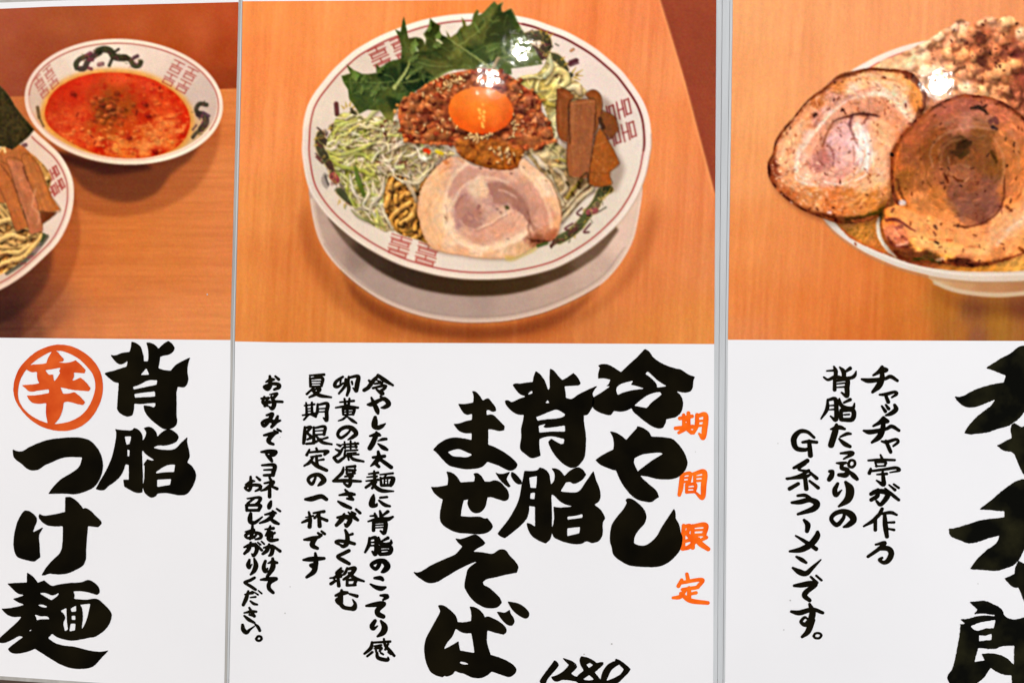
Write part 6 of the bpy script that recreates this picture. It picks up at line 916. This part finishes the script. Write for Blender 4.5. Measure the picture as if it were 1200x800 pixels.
M_INK = flat('black brush ink', (.0020, .0016, .0008), (.0085, .0062, .0022), 45)
M_INK_SHEEN = flat('brush ink with painted sheen', (.003, .003, .002), (.017, .0155, .006), 70, lo=.45, hi=.7, detail=5)  # olive mottling paints the film's reflection into the right poster's ink colour
M_RED = flat('orange red brush ink', lin((196, 66, 22)), lin((222, 98, 40)), 90)
M_ORANGE = flat('bright orange brush ink', lin((236, 84, 14)), lin((250, 118, 30)), 160)
M_BORDER = flat('clear plastic film edge', (.47, .48, .485), (.56, .575, .58), 30, .18, .6, mapscale=(9, 9, .6))
M_BORDER_W = flat('warm plastic film edge', (.36, .34, .31), (.45, .43, .40), 30, .18, .6, mapscale=(9, 9, .6))
M_WALL = flat('off white painted wall', (.66, .65, .63), (.72, .71, .69), 40, .5, 2)
M_RAIL = flat('dark wood rail', (.045, .026, .016), (.10, .06, .045), 60, .4, 2, mapscale=(.3, 1, 4))
M_SPECK = flat('paper speck', (.42, .40, .39), (.5, .48, .46), 300)
M_PRINT, nt, b = nodes('printed picture inks')
at = nt.nodes.new('ShaderNodeAttribute'); at.attribute_name = 'print_inks'
gn = noise(nt, 2600, 1); gr = ramp(nt, gn.outputs[0], (.96, .96, .96), (1.04, 1.04, 1.04))
mx = nt.nodes.new('ShaderNodeMix'); mx.data_type = 'RGBA'; mx.blend_type = 'MULTIPLY'; mx.inputs[0].default_value = 1
nt.links.new(at.outputs['Color'], mx.inputs[6]); nt.links.new(gr.outputs[0], mx.inputs[7]); nt.links.new(mx.outputs[2], b.inputs['Base Color'])
film(nt, b)

# ---------------------------------------------------------------- objects
COL = SC.collection
def empty(name, loc, parent=None):
    o = bpy.data.objects.new(name, None); COL.objects.link(o); o.location = loc; o.empty_display_size = .01
    if parent: o.parent = parent; o.matrix_parent_inverse = parent.matrix_world.inverted()
    return o
def mesh(name, V, F, mat, parent=None, smooth=False):
    me = bpy.data.meshes.new(name); me.from_pydata(V, [], F); me.materials.append(mat); me.update()
    o = bpy.data.objects.new(name, me); COL.objects.link(o)
    if parent: o.parent = parent
    return o
def local(o, root):
    """geometry is made in wall coordinates: parent it under root without moving it"""
    o.parent = root; r = root; loc = [0, 0, 0]
    while r is not None:
        for k in range(3): loc[k] += r.location[k]
        r = r.parent
    o.location = (-loc[0], -loc[1], -loc[2]); return o
def pw(pts): xs, ys = zip(*pts); return lambda v: float(np.interp(v, xs, ys)) if xs[0] <= v <= xs[-1] else (ys[0]+(v-xs[0])*(ys[1]-ys[0])/(xs[1]-xs[0]) if v < xs[0] else ys[-1]+(v-xs[-1])*(ys[-1]-ys[-2])/(xs[-1]-xs[-2]))
def at_uv(Lf, Rf, Tf, Bf, u, v):
    x = y = None; y = 400.; x = 500.
    for _ in range(3):
        l, r = Lf(y), Rf(y); x = l+(r-l)*u
        t, q = Tf(x), Bf(x); y = t+(q-t)*v
    return x, y
def slab(name, Lf, Rf, Tf, Bf, d0, d1, mat, n=28):
    """a thin sheet with a slightly uneven outline: front, back and edges"""
    V = []; F = []
    for d in (d1, d0):
        for j in range(n+1):
            for i in range(n+1): V.append(W(*at_uv(Lf, Rf, Tf, Bf, i/n, j/n), d))
    N = (n+1)**2; g = lambda i, j, k=0: k*N+j*(n+1)+i
    for j in range(n):
        for i in range(n):
            F.append((g(i, j), g(i, j+1), g(i+1, j+1), g(i+1, j))); F.append((g(i, j, 1), g(i+1, j, 1), g(i+1, j+1, 1), g(i, j+1, 1)))
    for i in range(n):
        F += [(g(i, 0), g(i+1, 0), g(i+1, 0, 1), g(i, 0, 1)), (g(i+1, n), g(i, n), g(i, n, 1), g(i+1, n, 1)), (g(0, i+1), g(0, i), g(0, i, 1), g(0, i+1, 1)), (g(n, i), g(n, i+1), g(n, i+1, 1), g(n, i, 1))]
    return mesh(name, V, F, mat)

wall = slab('wall', lambda y: -1400, lambda y: 2600, lambda x: -1200, lambda x: 1900, -.02, -.0001, M_WALL, 4); wall['kind'] = 'structure'
rail = slab('wall_rail', lambda y: -1400, lambda y: 2600, lambda x: 795.5, lambda x: 1200, -.012, .00012, M_RAIL, 4); rail['kind'] = 'structure'

c1 = lambda v: v
POSTERS = dict(
 left=dict(label='laminated menu poster with a red soup bowl photo and a circled orange character', base=(-10, 810),
  L=pw([(0, -290), (800, -292)]), R=pw([(0, 279.7), (66, 278.4), (370, 270.5), (398, 270.1), (436, 269.9), (734, 263.9), (800, 262.8)]),
  PT=pw([(-290, 18.), (0, 10.6), (60, 8.), (279, 2.7)]), PB=pw([(-290, 392.6), (0, 395.6), (270, 398.3)]),
  ST=pw([(-290, 11), (0, 3.4), (90, .2), (279, -4)]), SB=pw([(-290, 772), (0, 791.6), (60, 795.8), (270, 810)]), edge=(8, .46, 7, 4.4)),
 center=dict(label='laminated menu poster with an egg yolk noodle bowl photo and a price at its foot', base=(555, 822),
  L=pw([(0, 284.2), (66, 283.4), (370, 276), (400, 275.4), (436, 275), (734, 270), (800, 268.7)]), R=pw([(0, 839.4), (33, 839.3), (400, 837), (767, 836), (800, 835.8)]),
  PT=pw([(284, 1.8), (560, .2), (839, -1.5)]), PB=pw([(276, 399.9), (330, 401), (837, 403)]),
  ST=pw([(284, -4), (839, -7)]), SB=pw([(268, 811), (837, 822)]), edge=(.5, .35, 7, 5)),
 right=dict(label='laminated menu poster with two browned pork slices over a heaped noodle bowl', base=(1130, 826),
  L=pw([(0, 858.7), (33, 858.5), (400, 853), (767, 850), (800, 849.6)]), R=pw([(0, 1416), (800, 1412)]),
  PT=pw([(858, -6), (1416, -8)]), PB=pw([(853, 398), (1100, 399), (1400, 400)]),
  ST=pw([(858, -11), (1416, -13)]), SB=pw([(850, 822), (1412, 826)]), edge=(.62, 8, 7, 5)))

INKS = paint_all()
LIN = np.where(INKS <= .04045, INKS/12.92, ((INKS+.055)/1.055)**2.4)*INK_GAIN
def sample(A, x, y):
    fx = np.clip(x-PX0, 0, PW-1.001); fy = np.clip(y-PY0, 0, PH-1.001); i = fx.astype(int); j = fy.astype(int); u = (fx-i)[..., None]; v = (fy-j)[..., None]
    return (A[j, i]*(1-u)+A[j, i+1]*u)*(1-v)+(A[j+1, i]*(1-u)+A[j+1, i+1]*u)*v
def print_mesh(name, vx, vy, vc, cells, n1, mat):
    """one printed thing: its cells of the picture grid"""
    j, i = cells; q = np.stack([j*n1+i, (j+1)*n1+i, (j+1)*n1+i+1, j*n1+i+1], 1)
    used, inv = np.unique(q.ravel(), return_inverse=True)
    co = np.empty((len(used), 3)); co[:, 0] = (vx.ravel()[used]-600)*S; co[:, 1] = -PRINT_D; co[:, 2] = (400-vy.ravel()[used])*S
    me = bpy.data.meshes.new(name); nf = len(q)
    me.vertices.add(len(used)); me.vertices.foreach_set('co', co.ravel())
    me.loops.add(nf*4); me.loops.foreach_set('vertex_index', inv.astype(np.int32).ravel())
    me.polygons.add(nf); me.polygons.foreach_set('loop_start', np.arange(nf, dtype=np.int32)*4)
    me.update(calc_edges=True)
    ca = me.color_attributes.new('print_inks', 'FLOAT_COLOR', 'POINT')
    ca.data.foreach_set('color', np.c_[vc.reshape(-1, 3)[used], np.ones(len(used))].astype(np.float32).ravel())
    me.materials.append(mat)
    o = bpy.data.objects.new(name, me); COL.objects.link(o); return o

PART_NAME = dict(pork_slice_whole=('pork_slice', 'pale swirled pork slice with a charred rim'), pork_slice_front=('pork_slice', 'dark brown pork slice leaning in front'),
                 saucer=('saucer', None), egg_yolk=('egg_yolk', None))
roots = {}
gseed = 0
def character(item, mat, parent, d, small, name='brush_character', rough=.22):
    global gseed; gseed += 1
    V, F = glyph_mesh(item, .5 if small else .55, rough, gseed, small)
    o = mesh(name, [W(x, y, d) for x, y in V], [f[::-1] for f in F], mat); return local(o, parent)
for key, P in POSTERS.items():
    root = empty('menu_poster', W(*P['base'])); roots[key] = root
    root['label'] = P['label']; root['category'] = 'poster'; root['group'] = 'menu posters on the wall'
    local(slab('paper_sheet', P['L'], P['R'], P['ST'], P['SB'], .00002, .00040, M_PAPER), root)
    e = P['edge']
    # film edges: left, right, top, bottom strips round the sheet
    nb = dict(left=(None, 'center'), center=('left', 'right'), right=('center', None))[key]     # film edges of neighbours butt in the gap
    Lo = lambda y, P=P, e=e, q=nb[0]: P['L'](y)-(e[0] if q is None else (P['L'](y)-POSTERS[q]['R'](y))*e[0])
    Ro = lambda y, P=P, e=e, q=nb[1]: P['R'](y)+(e[1] if q is None else (POSTERS[q]['L'](y)-P['R'](y))*e[1])
    To = lambda x, P=P, e=e: P['ST'](x)-e[2]
    Bo = lambda x, P=P, e=e: P['SB'](x)+e[3]
    BV = []; BF = []
    for sb in (slab('a', Lo, lambda y, P=P, Lo=Lo: P['L'](y)-.3*(P['L'](y)-Lo(y)), To, Bo, .00003, .00028, M_BORDER), slab('a', lambda y, P=P, Lo=Lo: P['L'](y)-.3*(P['L'](y)-Lo(y))+.45, lambda y, P=P: P['L'](y)-.02, To, Bo, .00003, .00034, M_BORDER), slab('b', lambda y, P=P: P['R'](y)+.02, Ro, To, Bo, .00003, .00028, M_BORDER),
               slab('c', P['L'], P['R'], To, lambda x, P=P: P['ST'](x)-.02, .00003, .00027, M_BORDER), slab('d', P['L'], P['R'], lambda x, P=P: P['SB'](x)+.02, Bo, .00003, .00027, M_BORDER)):
        k = len(BV); BV += [tuple(v.co) for v in sb.data.vertices]; BF += [tuple(k+i for i in p.vertices) for p in sb.data.polygons]
        bpy.data.objects.remove(sb)
    local(mesh('film_edge', BV, BF, M_BORDER if key == 'right' else M_BORDER_W if key == 'left' else M_BORDER), root)
    # the printed picture, tiled without overlap into the things it shows
    n = int(P['R'](200)-P['L'](200)); m = int(P['PB'](P['base'][0])-P['PT'](P['base'][0]))
    us = np.linspace(0, 1, n+1); vs = np.linspace(0, 1, m+1)
    yy = np.linspace(P['PT'](P['base'][0]), P['PB'](P['base'][0]), m+1)
    Lr = np.array([P['L'](y) for y in yy])[:, None]; Rr = np.array([P['R'](y) for y in yy])[:, None]
    vx = Lr+(Rr-Lr)*us[None, :]
    Tt = np.vectorize(P['PT'])(vx); Bb = np.vectorize(P['PB'])(vx); vy = Tt+(Bb-Tt)*vs[:, None]
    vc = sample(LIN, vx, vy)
    cx = (vx[:-1, :-1]+vx[1:, 1:])/2; cy = (vy[:-1, :-1]+vy[1:, 1:])/2
    ow = OWN[np.clip(np.rint(cy-PY0).astype(int), 0, PH-1), np.clip(np.rint(cx-PX0).astype(int), 0, PW-1)]
    base = None
    names = [q for q in NAMES if q.startswith(key+':')]
    okn = np.isin(ow, [NAMES.index(q) for q in names]); ow[~okn] = NAMES.index(names[0])
    for q in names:
        cells = np.nonzero(ow == NAMES.index(q))
        if not len(cells[0]): continue
        nm = q.split(':')[1]; nm, lab = PART_NAME.get(nm, (nm, None))
        o = print_mesh('printed_photo' if base is None else nm, vx, vy, vc, cells, n+1, M_PRINT)
        if base is None: base = local(o, root)
        else: local(o, base)
        if lab: o['label'] = lab
# brush lettering
def column(poster, name, items, mat, d, small, child='brush_character', label=None, rough=.22):
    pts = [FR[f][:2] for f, _ in items]
    c = empty(name, (0, 0, 0)); local(c, roots[poster])
    if label: c['label'] = label
    for it in items: character(it, mat, c, d, small, child, rough)
    return c
for colm in BIG['center']: column('center', 'title_column', colm, M_INK, .00050, False)
for colm in BIG['left']: column('left', 'title_column', colm, M_INK, .00050, False)
for colm in BIG['right']: column('right', 'title_column', colm, M_INK_SHEEN, .00050, False, rough=.5)
st = empty('spice_stamp', (0, 0, 0)); local(st, roots['left'])
character(BIG['stamp'][0][0], M_RED, st, .00050, False, 'ring'); character(BIG['stamp'][0][1], M_RED, st, .00053, False, 'brush_character')
column('center', 'price', BIG['price'][0], M_INK, .00050, False, 'digit')
column('center', 'notice_column', SMALL['limited'][0], M_ORANGE, .00048, True, label='orange notice characters')
for colm in SMALL['center']: column('center', 'caption_column', colm, M_INK, .00050, True)
for colm in SMALL['right']: column('right', 'caption_column', colm, M_INK, .00050, True)
R = np.random.RandomState(5)
for key, spots in dict(center=[(328.5, 512.), (340, 687), (334, 718), (716.8, 754), (815, 529), (684.5, 766)], right=[(911.6, 519.3), (926, 703), (918.5, 737.5), (1146, 683.5)], left=[(243, 345)]).items():
    for x, y in spots:
        r = R.uniform(.6, 1.1); ang = np.linspace(0, 2*np.pi, 8, endpoint=False)
        local(mesh('speck', [W(x+r*np.cos(a)*R.uniform(.7, 1.2), y+r*np.sin(a), .00049) for a in ang], [tuple(range(8))[::-1]], M_SPECK), roots[key])
